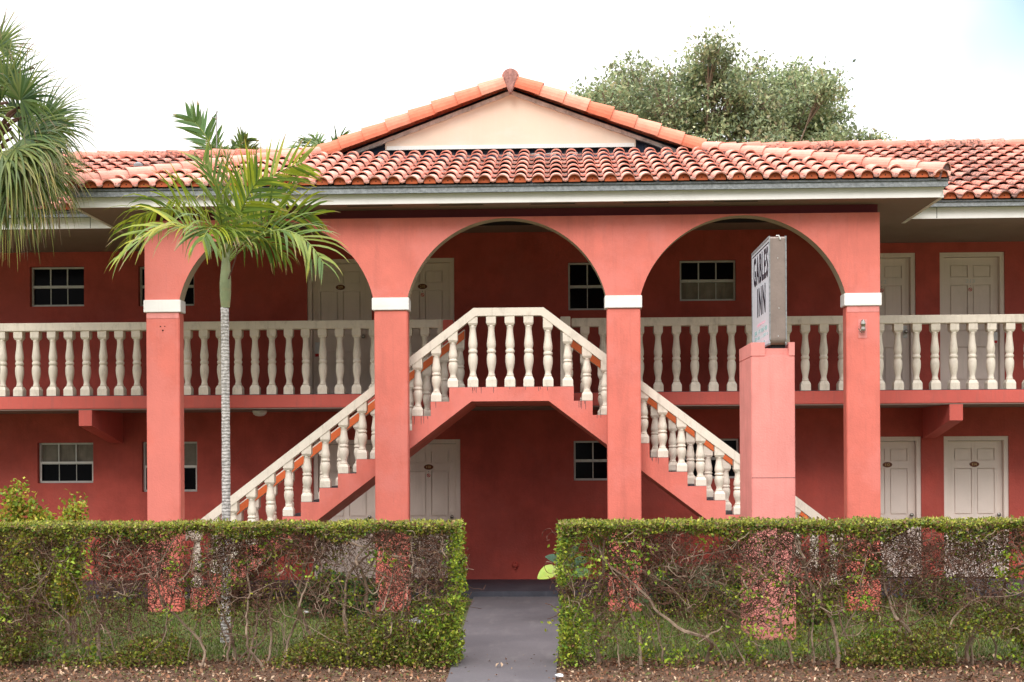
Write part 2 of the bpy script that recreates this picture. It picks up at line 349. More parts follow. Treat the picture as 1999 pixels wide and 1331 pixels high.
g = MB(); g.face([(-400, -60, 0), (400, -60, 0), (400, 500, 0), (-400, 500, 0)]); tag(g.build('ground', M['lawn']), kind='structure')
g = MB(); g.face([(-9, 9.6, 0.004), (9, 9.6, 0.004), (9, 12.05, 0.004), (-9, 12.05, 0.004)]); tag(g.build('planting_bed', M['mulch']), kind='structure')
pl = [(-0.93, 8.6), (-0.02, 8.6), (-0.01, 11), (0.02, 13), (0.05, 16.2), (0.06, 17.298), (-1.12, 17.298), (-1.10, 16.2), (-1.00, 13), (-0.94, 11)]
g = MB(); n_ = len(pl); g.face([(x, y, 0.03) for x, y in pl])
for i in range(n_):
    a, b = pl[i], pl[(i + 1) % n_]; g.face([(b[0], b[1], 0.03), (a[0], a[1], 0.03), (a[0], a[1], -0.05), (b[0], b[1], -0.05)])
tag(g.build('path', M['path']), kind='structure')

# ------------------------------------------------------------------ the motel
motel = tag(empty('motel_building', (-0.5, 17.5, 0)), 'two storey salmon pink motel with arched porch, double outdoor staircase and clay tile roofs', 'motel')
XL, XR, YR = -14.0, 11.0, 24.2
holes = []
def wrect(x0, y0, x1, y1):
    a = at(x0, (y0 + y1) / 2, YW).x; b = at(x1, (y0 + y1) / 2, YW).x; xm = (x0 + x1) / 2
    return [a, b, at(xm, y1, YW).z, at(xm, y0, YW).z]
WIN = [(58, 520, 164, 598, 'dark'), (270, 519, 379, 597, 'dark'), (1109, 511, 1219, 605, 'dark'), (1327, 507, 1437, 587, 'curt'),
       (73, 864, 182, 943, 'blind'), (277, 862, 385, 960, 'blind'), (1120, 860, 1230, 938, 'dark'), (1334, 856, 1443, 934, 'dark')]
DOOR = [(600, 513, 726, 0, '209', 'oval'), (761, 512, 887, 0, '210', 'oval'), (1662, 502, 1788, 0, '212', 'digits'), (1835, 501, 1962, 0, '213', 'digits'),
        (612, 861, 738, 0, '109', 'oval'), (773, 860, 899, 0, '110', 'oval'), (1673, 855, 1799, 0, '112', 'oval'), (1843, 855, 1970, 0, '114', 'oval')]
wins = []; doors = []
for w in WIN: r = wrect(*w[:4]); wins.append(r); holes.append(r)
for d in DOOR:
    up_ = d[1] < 700; ztop = at((d[0] + d[2]) / 2, d[1], YW).z
    z0 = ZF1 if up_ else ZF0
    r = [at(d[0], d[1] + 130, YW).x, at(d[2], d[1] + 130, YW).x, z0, z0 + 2.085]; doors.append(r); holes.append(r)
# extra openings further along the wings, outside the frame
for x in (-10.4, -12.6):
    for z in (1.45, 4.15): holes.append([x - 0.42, x + 0.42, z, z + 0.6]); wins.append(holes[-1]); WIN.append((0, 0, 0, 0, 'dark'))
def wallgrid(mb, x0, x1, z0, z1, Y, hs, depth):
    xs = sorted({x0, x1, *[h[0] for h in hs], *[h[1] for h in hs]}); zs = sorted({z0, z1, *[h[2] for h in hs], *[h[3] for h in hs]})
    for a, b in zip(xs, xs[1:]):
        for c, d in zip(zs, zs[1:]):
            if b - a < 1e-6 or d - c < 1e-6: continue
            mx, mz = (a + b) / 2, (c + d) / 2
            if any(h[0] < mx < h[1] and h[2] < mz < h[3] for h in hs): continue
            mb.face([(a, Y, c), (b, Y, c), (b, Y, d), (a, Y, d)])
    for a, b, c, d in hs:
        D = Y + depth
        mb.face([(a, Y, c), (a, Y, d), (a, D, d), (a, D, c)]); mb.face([(b, Y, c), (b, D, c), (b, D, d), (b, Y, d)])
        mb.face([(a, Y, d), (b, Y, d), (b, D, d), (a, D, d)]); mb.face([(a, Y, c), (a, D, c), (b, D, c), (b, Y, c)])
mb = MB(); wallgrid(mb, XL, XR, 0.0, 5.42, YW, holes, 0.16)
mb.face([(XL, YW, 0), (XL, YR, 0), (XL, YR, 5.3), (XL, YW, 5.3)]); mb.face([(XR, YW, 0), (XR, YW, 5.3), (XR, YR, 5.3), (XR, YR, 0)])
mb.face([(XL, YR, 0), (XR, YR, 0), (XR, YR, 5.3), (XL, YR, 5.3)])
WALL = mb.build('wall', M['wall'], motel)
mb = MB(); mb.box(XL, XR, 17.3, YW + 0.12, -0.05, ZF0); mb.build('ground_floor_slab', M['slab'], motel)
mb = MB()
xg0, xg1 = ax(877, YB, 760) - 0.0, ax(1120, YB, 760)
mb.box(XL, XR, YB, YW + 0.002, 2.62, ZF1); mb.build('walkway_slab', M['edge'], motel, bevel=0.008)
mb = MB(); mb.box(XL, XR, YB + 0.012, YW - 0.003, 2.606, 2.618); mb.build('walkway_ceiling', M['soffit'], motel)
mb = MB(); mb.box(XL, XR, YB + 0.01, YW - 0.002, ZF1 + 0.002, ZF1 + 0.008); mb.build('walkway_floor', M['slab'], motel)
for px0, px1 in ((153.5, 179), (1854, 1880)):
    x0, x1 = ax(px0, YB, 815), ax(px1, YB, 815)
    mb = MB(); q = [(YB + 0.006, 2.604), (YB + 0.006, 2.385), (YW - 0.003, 2.15), (YW - 0.003, 2.604)]
    i = 0; mb.v = [(x0, y, z) for y, z in q] + [(x1, y, z) for y, z in q]
    mb.f = [(0, 1, 2, 3), (7, 6, 5, 4), (0, 4, 5, 1), (1, 5, 6, 2), (2, 6, 7, 3), (3, 7, 4, 0)]; mb.c = [None] * 6; mb.mi = [0] * 6
    mb.build('bracket_beam', M['edge'], motel)
# outside the frame the brackets go on at the same spacing
# ------------------------------------------------------------------ arcade
zs, zc = 3.90, 3.745
cols = []
for a, b in ((283.0, 350.5), (728.5, 796.0), (1183.0, 1251.0), (1650.5, 1718.5)):
    cols.append((ax(a, YA, 640), ax(b, YA, 640)))
ZT = 4.885
mb = MB()
for i in range(3):
    trim = MB()
    x0, x1 = cols[i][1], cols[i + 1][0]; a = (x1 - x0) / 2; h = 0.968; Rr = (a * a + h * h) / (2 * h); xc = (x0 + x1) / 2; zc_ = zs + h - Rr
    t0 = math.asin((zs - zc_) / Rr); N = 44
    pts = []
    for k in range(N + 1):
        t = math.pi - t0 - (math.pi - 2 * t0) * k / N; pts.append((xc + Rr * math.cos(t), zc_ + Rr * math.sin(t)))
    pts[0] = (x0, zs); pts[-1] = (x1, zs)
    for (xa, za), (xb, zb) in zip(pts, pts[1:]):
        mb.face([(xa, YA, za), (xb, YA, zb), (xb, YA, ZT), (xa, YA, ZT)])
        mb.face([(xa, YA + .2, za), (xa, YA + .2, 5.3), (xb, YA + .2, 5.3), (xb, YA + .2, zb)])
        trim.face([(xa, YA + 0.004, za), (xa, YA + .2, za), (xb, YA + .2, zb), (xb, YA + 0.004, zb)])
    trim.build('arch_lining', M['archtrim'], motel)
for x0, x1 in cols:
    mb.face([(x0, YA, zs), (x1, YA, zs), (x1, YA, ZT), (x0, YA, ZT)]); mb.face([(x0, YA + .2, zs), (x0, YA + .2, 5.3), (x1, YA + .2, 5.3), (x1, YA + .2, zs)])
xa, xb = cols[0][0], cols[-1][1]
mb.face([(xa, YA, zs), (xa, YA, ZT), (xa, YA + .2, ZT), (xa, YA + .2, zs)]); mb.face([(xb, YA, zs), (xb, YA + .2, zs), (xb, YA + .2, ZT), (xb, YA, ZT)])
mb.face([(xa, YA, ZT), (xb, YA, ZT), (xb, YA + .09, ZT), (xa, YA + .09, ZT)])
mb.build('arcade_wall', M['coral'], motel)
mb = MB(); mb.box(xa + 0.004, xb - 0.004, YA + 0.085, YA + 0.196, ZT - 0.012, 5.03); mb.build('frieze', M['eave_shade'], motel)
for x0, x1 in cols:
    mb = MB(); mb.box(x0 + 0.012, x1 - 0.004, YA + 0.008, YA + 0.198, 0, zc - 0.001)
    c_ = mb.build('column', M['coral'], motel, bevel=0.01)
    mb = MB(); mb.box(x0 - 0.014, x1 + 0.016, YA - 0.014, YA + 0.214, zc, zs - 0.001); mb.build('column_cap', M['white'], c_, bevel=0.006)
    if x0 == cols[0][0] or x0 == cols[-1][0]:      # strip of paler older paint below the cap
        mb = MB(); mb.box(x0 + 0.02, x1 - 0.012, YA + 0.004, YA + 0.0078, zc - 0.075, zc - 0.002); mb.build('pale_paint_strip', M['pink'], c_)
c4 = c_
# small holes on the left column where a lamp once hung; broken lamp on the right one
lp = at(1683, 637, YA)
mb = MB(); mb.box(lp.x - .045, lp.x + .06, YA + 0.003, YA + 0.0078, lp.z - .14, lp.z + .09); mb.build('lamp_scar', M['pink'], c4)
mb = MB(); mb.lathe([(0.03, 0), (0.032, 0.02), (0.026, 0.05), (0.034, 0.085), (0.026, 0.12), (0.012, 0.14)], lp.x, YA - 0.045, lp.z - 0.06, 10)
mb.box(lp.x - .02, lp.x + .02, YA - 0.03, YA + 0.006, lp.z - 0.02, lp.z + 0.03)
mb.tube([(lp.x - .05, YA - .03, lp.z - .03), (lp.x - .02, YA - .05, lp.z - .08), (lp.x + .02, YA - .03, lp.z - .07)], 0.006, 5)
mb.build('wall_lamp', M['chrome'], motel)
hp = at(316, 640, YA)
for dx, dz, s in ((-.02, .02, .006), (.035, .02, .005), (0.01, -.03, .008)):
    mb = MB(); mb.box(hp.x + dx - s, hp.x + dx + s, YA + 0.003, YA + 0.0085, hp.z + dz - s, hp.z + dz + s); mb.build('screw_hole', M['dark'], motel)
# ceilings and soffits
Zs = 5.0
f0, f1 = at(150, 400, 15.5).x, at(1834, 392, 15.5).x
wx0, wx1 = at(232, 445, 16.9).x, at(1770, 433, 16.9).x
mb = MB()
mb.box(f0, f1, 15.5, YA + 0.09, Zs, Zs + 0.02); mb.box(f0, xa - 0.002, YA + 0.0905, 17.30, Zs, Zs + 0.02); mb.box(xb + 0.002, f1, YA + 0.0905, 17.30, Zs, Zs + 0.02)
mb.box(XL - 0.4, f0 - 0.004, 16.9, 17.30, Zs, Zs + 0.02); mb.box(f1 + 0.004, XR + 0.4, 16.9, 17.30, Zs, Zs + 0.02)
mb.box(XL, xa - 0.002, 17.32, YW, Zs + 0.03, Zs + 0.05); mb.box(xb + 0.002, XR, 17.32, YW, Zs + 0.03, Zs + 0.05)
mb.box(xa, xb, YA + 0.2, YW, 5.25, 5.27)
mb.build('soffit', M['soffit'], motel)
mb = MB(); mb.box(XL, xa, 17.29, 17.325, Zs + 0.03, Zs + 0.08); mb.box(xb, XR, 17.29, 17.325, Zs + 0.03, Zs + 0.08)
mb.box(f0, f1, 15.6, 17.2, 5.03, 5.04); mb.build('soffit_gap', M['dark'], motel)
for q0, q1 in ((xa, xa + 0.1), (xb - 0.1, xb)): mb = MB(); mb.box(q0, q1, YA + .2, YW, Zs - 0.002, 5.25); mb.build('ceiling_beam', M['wall'], motel)
for px0, px1 in ((678, 765), (858, 942), (1036, 1122), (1218, 1305), (1395, 1480), (500, 585)):
    p0, p1 = at(px0, 398, 15.56).x, at(px1, 396, 15.56).x
    mb = MB(); mb.box(p0, p1, 15.535, 15.60, Zs - 0.006, Zs - 0.001)
    o = mb.build('soffit_vent', M['dark'], motel)
    mb = MB(); mb.box(p0 - .012, p1 + .012, 15.525, 15.534, Zs - 0.01, Zs - 0.001); mb.box(p0 - .012, p1 + .012, 15.601, 15.61, Zs - 0.01, Zs - 0.001); mb.build('vent_frame', M['soffit'], o)
# fascias and metal drip edges
mb = MB(); mb.prism([(f0, Zs - 0.004), (f1, Zs - 0.004), (f1 + 0.055, Zs + 0.12), (f0 - 0.055, Zs + 0.12)], 15.478, 15.4995); mb.build('fascia', M['white'], motel)
for q0, q1 in ((f0 - 0.05, f0 - 0.002), (f1 + 0.002, f1 + 0.05)): mb = MB(); mb.box(q0, q1, 15.501, 17.2, Zs - 0.004, Zs + 0.12); mb.build('side_fascia', M['white'], motel)
e0, e1 = at(136, 372, 15.42).x, at(1851, 362, 15.42).x
mb = MB(); mb.box(e0, e1, 15.42, 15.476, Zs + 0.122, Zs + 0.21); mb.box(e0, e1, 15.408, 15.4195, Zs + 0.112, Zs + 0.124)
mb.box(e0, e0 + 0.05, 15.477, 17.4, Zs + 0.122, Zs + 0.21); mb.box(e1 - 0.05, e1, 15.477, 17.4, Zs + 0.122, Zs + 0.21); mb.build('drip_edge', M['zinc'], motel)
# wings
for sgn, xa_, xb_ in ((-1, XL - 0.4, wx0), (1, wx1, XR + 0.4)):
    q = [(xa_, Zs - .004), (xb_, Zs - .004), (xb_ + (0.11 if sgn < 0 else 0), Zs + 0.14), (xa_ - (0.11 if sgn > 0 else 0), Zs + 0.14)]
    if sgn > 0: q = [(xa_, Zs - .004), (xb_, Zs - .004), (xb_, Zs + 0.14), (xa_ + 0.1, Zs + 0.14), (xa_ + 0.02, Zs + 0.10)]
    else: q = [(xa_, Zs - .004), (xb_, Zs - .004), (xb_ - 0.02, Zs + 0.10), (xb_ - 0.1, Zs + 0.14), (xa_, Zs + 0.14)]
    mb = MB(); mb.prism(q, 16.878, 16.8995); fo = mb.build('fascia', M['white'], motel)
    xs_ = (wx1 + 0.38) if sgn > 0 else (wx0 - 0.38)
    for k in range(4):
        xx = xs_ + sgn * k * 1.15; mb = MB(); mb.box(xx, xx + 0.006, 16.875, 16.8775, Zs, Zs + 0.138); mb.build('board_joint', M['dark'], fo)
    mb = MB(); o0, o1 = (xa_ + 0.12, xb_) if sgn > 0 else (xa_, xb_ - 0.12)
    mb.box(o0, o1, 16.80, 16.876, Zs + 0.142, Zs + 0.222); mb.box(o0, o1, 16.788, 16.7995, Zs + 0.135, Zs + 0.146); mb.build('drip_edge', M['zinc'], motel)

# ------------------------------------------------------------------ windows and doors
def window(r, kind):
    a, b, c, d = r; Y = YW + 0.075; t = 0.028; m_ = (c + d) / 2
    fr = MB()
    fr.box(a + .002, a + t, Y, Y + .05, c + .002, d - .002); fr.box(b - t, b - .002, Y, Y + .05, c + .002, d - .002)
    fr.box(a + t, b - t, Y, Y + .05, d - t, d - .002); fr.box(a + t, b - t, Y - 0.012, Y + .05, c + .002, c + t + 0.004)
    fr.box(a + t, b - t, Y - 0.01, Y + .045, m_ - .02, m_ + .02)
    w3 = (b - a - 2 * t) / 3
    for k in (1, 2):
        x = a + t + w3 * k; fr.box(x - .009, x + .009, Y + .012, Y + .03, m_ + .02, d - t)
        if kind != 'blind': fr.box(x - .006, x + .006, Y + .022, Y + .035, c + t + .004, m_ - .02)
        else: fr.box(x - .004, x + .004, Y + .026, Y + .035, c + t + .004, m_ - .02)
    o = fr.build('window', M['alu'], motel)
    if kind == 'blind':   # the lower sash slides in front, brighter frame
        s = MB(); s.box(a + t - .006, a + t + .012, Y - .014, Y - .001, c + t, m_ + .02); s.box(b - t - .012, b - t + .006, Y - .014, Y - .001, c + t, m_ + .02); s.box(a + t + .0125, b - t - .0125, Y - .016, Y - .0105, m_ - .004, m_ + .02)
        s.build('lower_sash', M['white'], o)
    g_ = MB(); g_.face([(a, Y + .036, c), (b, Y + .036, c), (b, Y + .036, d), (a, Y + .036, d)]); 
    if kind == 'dark': g_.build('pane', M['glass'], o)
    else:
        up_ = kind == 'blind'
        g_ = MB(); z0, z1 = (c, m_) if up_ else (m_, d)
        g_.face([(a, Y + .036, z0), (b, Y + .036, z0), (b, Y + .036, z1), (a, Y + .036, z1)]); g_.build('pane', M['glass'], o)
        z0, z1 = (m_, d) if up_ else (c, m_)
        k = MB(); n = 40
        for i in range(n):
            xa_, xb_ = a + (b - a) * i / n, a + (b - a) * (i + 1) / n
            ya = Y + .048 + .008 * math.sin(i * 0.9) * (0.2 if up_ else 1); yb = Y + .048 + .008 * math.sin((i + 1) * 0.9) * (0.2 if up_ else 1)
            k.face([(xa_, ya, z0), (xb_, yb, z0), (xb_, yb, z1), (xa_, ya, z1)])
        k.build('blind' if up_ else 'curtain', M['curtain'], o)
    back = MB(); back.face([(a, Y + .062, c), (b, Y + .062, c), (b, Y + .062, d), (a, Y + .062, d)]); back.build('backing', M['dark'], o)
for r, w in zip(wins, WIN): window(r, w[4])

def door(r, num, style, extra):
    a, b, c, d = r; Y = YW + 0.02; t = 0.065
    f_ = MB()
    f_.box(a + .002, a + t, Y, Y + .13, c + .001, d - .002); f_.box(b - t, b - .002, Y, Y + .13, c + .001, d - .002); f_.box(a + t, b - t, Y, Y + .13, d - t, d - .002)
    # leaf with six sunk panels
    x0, x1, z0, z1 = a + t + .004, b - t - .004, c + .015, d - t - .004; yl = Y + 0.075; w = x1 - x0; h = z1 - z0
    lf = MB(); pan = []
    for u0, u1 in ((0.135, 0.455), (0.545, 0.865)):
        for v0, v1 in ((0.10, 0.345), (0.46, 0.80), (0.855, 0.945)):
            pan.append([x0 + u0 * w, x0 + u1 * w, z0 + v0 * h, z0 + v1 * h])
    wallgrid(lf, x0, x1, z0, z1, yl, pan, 0.022)
    for p in pan:
        m_ = 0.014; q = [p[0] + m_, p[1] - m_, p[2] + m_, p[3] - m_]
        lf.face([(p[0], yl + .022, p[2]), (p[1], yl + .022, p[2]), (p[1], yl + .022, p[3]), (p[0], yl + .022, p[3])])
        for A, B in (((q[0], q[2]), (q[1], q[2])), ((q[1], q[2]), (q[1], q[3])), ((q[1], q[3]), (q[0], q[3])), ((q[0], q[3]), (q[0], q[2]))):
            pass
        lf.box(q[0], q[1], yl + .004, yl + .0118, q[2], q[3])
    do = lf.build('door', M['door'], motel)
    f_.build('door_frame', M['door'], do)
    bk = MB(); bk.face([(a, Y + .131, c), (b, Y + .131, c), (b, Y + .131, d), (a, Y + .131, d)]); bk.build('backing', M['dark'], do)
    xm = (x0 + x1) / 2; zn = z0 + 0.828 * h
    if style == 'oval':
        ov = MB(); n = 24; ring = [(xm + .07 * math.cos(2 * math.pi * k / n), zn + .04 * math.sin(2 * math.pi * k / n)) for k in range(n)]
        ov.prism(ring, yl - .008, yl - .0002); po = ov.build('number_plaque', M['brass'], do)
        text_part('number', num, (xm, yl - .0105, zn), .052, M['gold'], po, 0.95, bold=0.0006)
    else:
        text_part('number', num, (xm, yl - .003, zn), .075, M['alu'], do, 1.25, bold=0.0005)
    if extra != 'plain':
        pe = MB(); pe.lathe([(0.004, 0), (0.006, 0.004), (0.004, 0.008)], xm, yl - .006, zn - .075, 8); pe.build('peephole', M['dark'], do)
        ns = MB(); cz = zn - 0.125; n = 20
        for k in range(n):
            w0, w1 = 2 * math.pi * k / n, 2 * math.pi * (k + 1) / n
            ns.face([(xm + .027 * math.cos(w0), yl - .002, cz + .027 * math.sin(w0)), (xm + .027 * math.cos(w1), yl - .002, cz + .027 * math.sin(w1)), (xm + .019 * math.cos(w1), yl - .002, cz + .019 * math.sin(w1)), (xm + .019 * math.cos(w0), yl - .002, cz + .019 * math.sin(w0))])
        ns.face([(xm - .019, yl - .0025, cz + .012), (xm - .012, yl - .0025, cz + .019), (xm + .019, yl - .0025, cz - .012), (xm + .012, yl - .0025, cz - .019)])
        ns.build('no_smoking_sign', M['red'], do)
    hx, hz = x1 - 0.065, c + 0.93
    hn = MB(); hn.box(hx - .03, hx + .03, yl - .006, yl - .0005, hz - .09, hz + .09); 
    hl = hn.build('handle_plate', M['door'] if style == 'oval' else M['alu'], do)
    kn = MB(); kn.tube([(hx, yl - .005, hz), (hx, yl - .03, hz), (hx, yl - .042, hz), (hx, yl - .066, hz), (hx, yl - .075, hz)], [.012, .012, .026, .03, .018], 12); kn.build('door_knob', M['chrome'], do, True)
    if extra == 'tag':
        tg = MB(); tg.box(hx - .028, hx + .028, yl - .080, yl - .078, hz - .19, hz - .02); o_ = tg.build('door_hanger', M['paper'], do)
        tg = MB(); tg.box(hx - .024, hx + .024, yl - .0825, yl - .0805, hz - .185, hz - .145); tg.build('red_band', M['red'], o_)
for i, (r, d) in enumerate(zip(doors, DOOR)):
    door(r, d[4], d[5], 'tag' if i in (3,) else ('plain' if i in (0, 4, 6, 7) else 'sign'))
# tag with red foot on the left leaf edge of the upper left door
tp = at(617, 675, YW); mb = MB(); mb.box(tp.x - .035, tp.x + .035, YW + .085, YW + .092, tp.z - .16, tp.z + .06); o_ = mb.build('door_hanger', M['paper'], motel)
mb = MB(); mb.box(tp.x - .03, tp.x + .03, YW + .082, YW + .0845, tp.z - .155, tp.z - .11); mb.build('red_band', M['red'], o_)

# dome lamp under the walkway, hose tap knob on the wall
p = at(507, 806, 18.1); mb = MB(); n = 16
mb.lathe([(0.02, -0.085), (0.06, -0.078), (0.09, -0.055), (0.105, -0.02), (0.105, 0.0)], p.x, 18.1, 2.60, 18); mb.build('ceiling_lamp', M['lampglass'], motel, True)
p = at(1006, 1103, YW); mb = MB(); mb.tube([(p.x, YW + .01, p.z), (p.x, YW - .03, p.z), (p.x, YW - .06, p.z), (p.x, YW - .07, p.z)], [.05, .045, .03, .01], 10); mb.tube([(p.x, YW - .03, p.z), (p.x, YW - .05, p.z - .06)], .014, 6); mb.build('wall_tap', M['wall'], motel)

# ------------------------------------------------------------------ balusters
BPROF = [(0.13, .046), (0.15, .046), (0.165, .042), (0.185, .037), (0.22, .040), (0.27, .050), (0.33, .059), (0.38, .061), (0.43, .058), (0.455, .050), (0.468, .047), (0.475, .055), (0.49, .058), (0.505, .058), (0.515, .054), (0.525, .047),
         (0.54, .050), (0.57, .057), (0.61, .058), (0.66, .053), (0.73, .045), (0.80, .040), (0.835, .040), (0.85, .045), (0.868, .047)]
bal_cache = {}
def baluster_mesh(h, slope=0):
    key = (round(h, 3), slope)
    if key in bal_cache: return bal_cache[key]
    mb = MB(); s = .066; sides = 16
    def sq(z, w): return [(-w, -w, z), (w, -w, z), (w, w, z), (-w, w, z)]
    def stack(levels):
        b0 = len(mb.v)
        for z, w in levels: mb.v += sq(z, w)
        for i in range(len(levels) - 1):
            for k in range(4):
                k2 = (k + 1) % 4; mb.f.append((b0 + i * 4 + k, b0 + i * 4 + k2, b0 + i * 4 + 4 + k2, b0 + i * 4 + 4 + k)); mb.c.append(None); mb.mi.append(0)
        mb.f.append((b0 + 3, b0 + 2, b0 + 1, b0)); mb.f.append(tuple(b0 + (len(levels) - 1) * 4 + k for k in range(4))); mb.c += [None, None]; mb.mi += [0, 0]
    hb = 0.92 * (0.5 + 0.5 * h / 0.92)           # shorter stair balusters keep nearly the same blocks
    stack([(0.0, s - .002), (0.004, s), (0.10 * hb, s), (0.112 * hb, s - .004), (0.148 * hb, .046)])
    zl, zh = 0.148 * hb, h - 0.132 * hb
    mb.lathe([(r, zl + (t - 0.13) / (0.868 - 0.13) * (zh - zl)) for t, r in BPROF], 0, 0, 0, sides)
    w = .061; b0 = len(mb.v)
    stack([(zh, .046), (zh + 0.022, w - .004), (zh + 0.03, w), (h, w)])
    if slope:
        # top block is cut to the slope of the handrail
        n = len(mb.v)
        for i in range(n - 4, n): x, y, z = mb.v[i]; mb.v[i] = (x, y, z + slope * x + 0.02)
    me = mb.mesh('baluster')
    for p_ in me.polygons: p_.use_smooth = len(p_.vertices) == 4 and False
    me.materials.append(M['cream']); bal_cache[key] = me
    # smooth only the turned part
    sm = [False] * len(me.polygons)
    for i, p_ in enumerate(me.polygons):
        if 0.148 * hb < p_.center.z < zh and math.hypot(p_.center.x, p_.center.y) < 0.0615 and abs(p_.normal.z) < 0.98: sm[i] = True
    me.polygons.foreach_set('use_smooth', sm)
    return me
def baluster(parent, x, y, z, h, slope=0):
    o = bpy.data.objects.new('baluster', baluster_mesh(h, slope)); COL.objects.link(o); o.parent = parent
    o.location = Vector((x, y, z)) - world_off(parent); o.rotation_euler.z = R(random.uniform(-2.5, 2.5)); return o
YR_ = YB + 0.085
HB = 0.915
def rail_x(px): return ax(px, YR_ - .06, 700)
xl_end = rail_x(884); xr_start = rail_x(1116)
mb = MB(); mb.box(XL, xl_end, YR_ - .075, YR_ + .075, ZF1 + HB, ZF1 + HB + .115); lb = mb.build('balustrade', M['cream'], motel, bevel=0.008)
tag(lb, 'cream baluster railing along the upper walkway left of the stairs')
x = rail_x(34.7)
pit = (rail_x(700) - rail_x(35)) / ((700 - 35) / 33.05)
for k in range(-22, 26):
    xx = x + pit * k
    if XL + .05 < xx < xl_end - 0.02: baluster(lb, xx, YR_, ZF1 + 0.004, HB)
mb = MB(); mb.box(xr_start, XR, YR_ - .075, YR_ + .075, ZF1 + HB, ZF1 + HB + .115); rb = mb.build('balustrade', M['cream'], motel, bevel=0.008)
tag(rb, 'cream baluster railing along the upper walkway right of the stairs')
for ppx in (1104, 876):
    mb = MB(); px_ = rail_x(ppx); mb.box(px_ - .07, px_ + .07, YR_ - .16, YR_ - .02, ZF1 + .003, ZF1 + HB + (.13 if ppx > 1000 else .10)); mb.build('newel_post', M['cream'] if ppx > 1000 else M['edge'], rb if ppx > 1000 else lb, bevel=0.006)
x = rail_x(1142); pit = (rail_x(1979) - rail_x(1142)) / 23.15
for k in range(0, 42):
    xx = x + pit * k
    if xx < XR - .05: baluster(rb, xx, YR_, ZF1 + 0.004, HB)

# ------------------------------------------------------------------ staircase
ST = .18; RUN = .2365; SL = ST / RUN
xL, xRr = ax(877, YS, 760), ax(1120, YS, 760)
sx0, sx1 = ax(920, YS, 784), ax(1071, YS, 784)
prof = []
# left flight, bottom to top, then the right flight down again: stepped upper outline
NT = 14
prof.append((xL - NT * RUN, 0.0)); 
for k in range(NT, 0, -1):
    z = ZF1 - ST * k; xa_ = xL - RUN * k; prof += [(xa_, z), (xa_ + RUN, z)]
prof += [(xL, ZF1), (xRr, ZF1)]
for k in range(1, NT + 1):
    z = ZF1 - ST * k; xa_ = xRr + RUN * (k - 1); prof += [(xa_, z), (xa_ + RUN, z)]
prof.append((xRr + NT * RUN, 0.0))
zsof = ZF1 - .178
xb_r = sx1 + zsof / SL; xb_l = sx0 - zsof / SL
lower = [(xb_r, 0.0), (sx1, zsof), (sx0, zsof), (xb_l, 0.0)]
full = prof + lower
# build it as convex slices so the outline stays exact
mb = MB()
def soff(x):
    if x < sx0: return max(0.0, zsof - (sx0 - x) * SL)
    if x > sx1: return max(0.0, zsof - (x - sx1) * SL)
    return zsof
brk = sorted({round(v, 5) for v in [p[0] for p in full]}); ext = []
def topz(x):
    if xL <= x <= xRr: return ZF1
    k = math.ceil((xL - x) / RUN) if x < xL else math.ceil((x - xRr) / RUN)
    return ZF1 - ST * k
for xa_, xb_ in zip(brk, brk[1:]):
    if xb_ - xa_ < 1e-5: continue
    t = topz((xa_ + xb_) / 2); za, zb = soff(xa_), soff(xb_)
    mb.face([(xa_, YS, za), (xb_, YS, zb), (xb_, YS, t), (xa_, YS, t)]); mb.face([(xb_, YF, zb), (xa_, YF, za), (xa_, YF, t), (xb_, YF, t)])
    mb.face([(xa_, YS, za), (xa_, YF, za), (xb_, YF, zb), (xb_, YS, zb)])
for a, b in zip(prof, prof[1:]):
    if abs(a[0] - b[0]) < 1e-6 and abs(a[1] - b[1]) > 1e-6: mb.face([(a[0], YS, a[1]), (a[0], YF, a[1]), (b[0], YF, b[1]), (b[0], YS, b[1])])
stair = mb.build('staircase', M['coral'], motel); tag(stair, 'double flight of coral stairs meeting at a landing behind the arches')
mb = MB()
for a, b in zip(prof, prof[1:]):
    if abs(a[1] - b[1]) < 1e-6: mb.face([(a[0], YS, a[1]), (b[0], YS, b[1]), (b[0], YF, b[1]), (a[0], YF, a[1])])
mb.build('tread', M['slab'], stair)
mb = MB(); mb.box(xL, xRr, YF, YB - 0.002, zsof, ZF1); mb.build('landing_slab', M['coral'], stair)
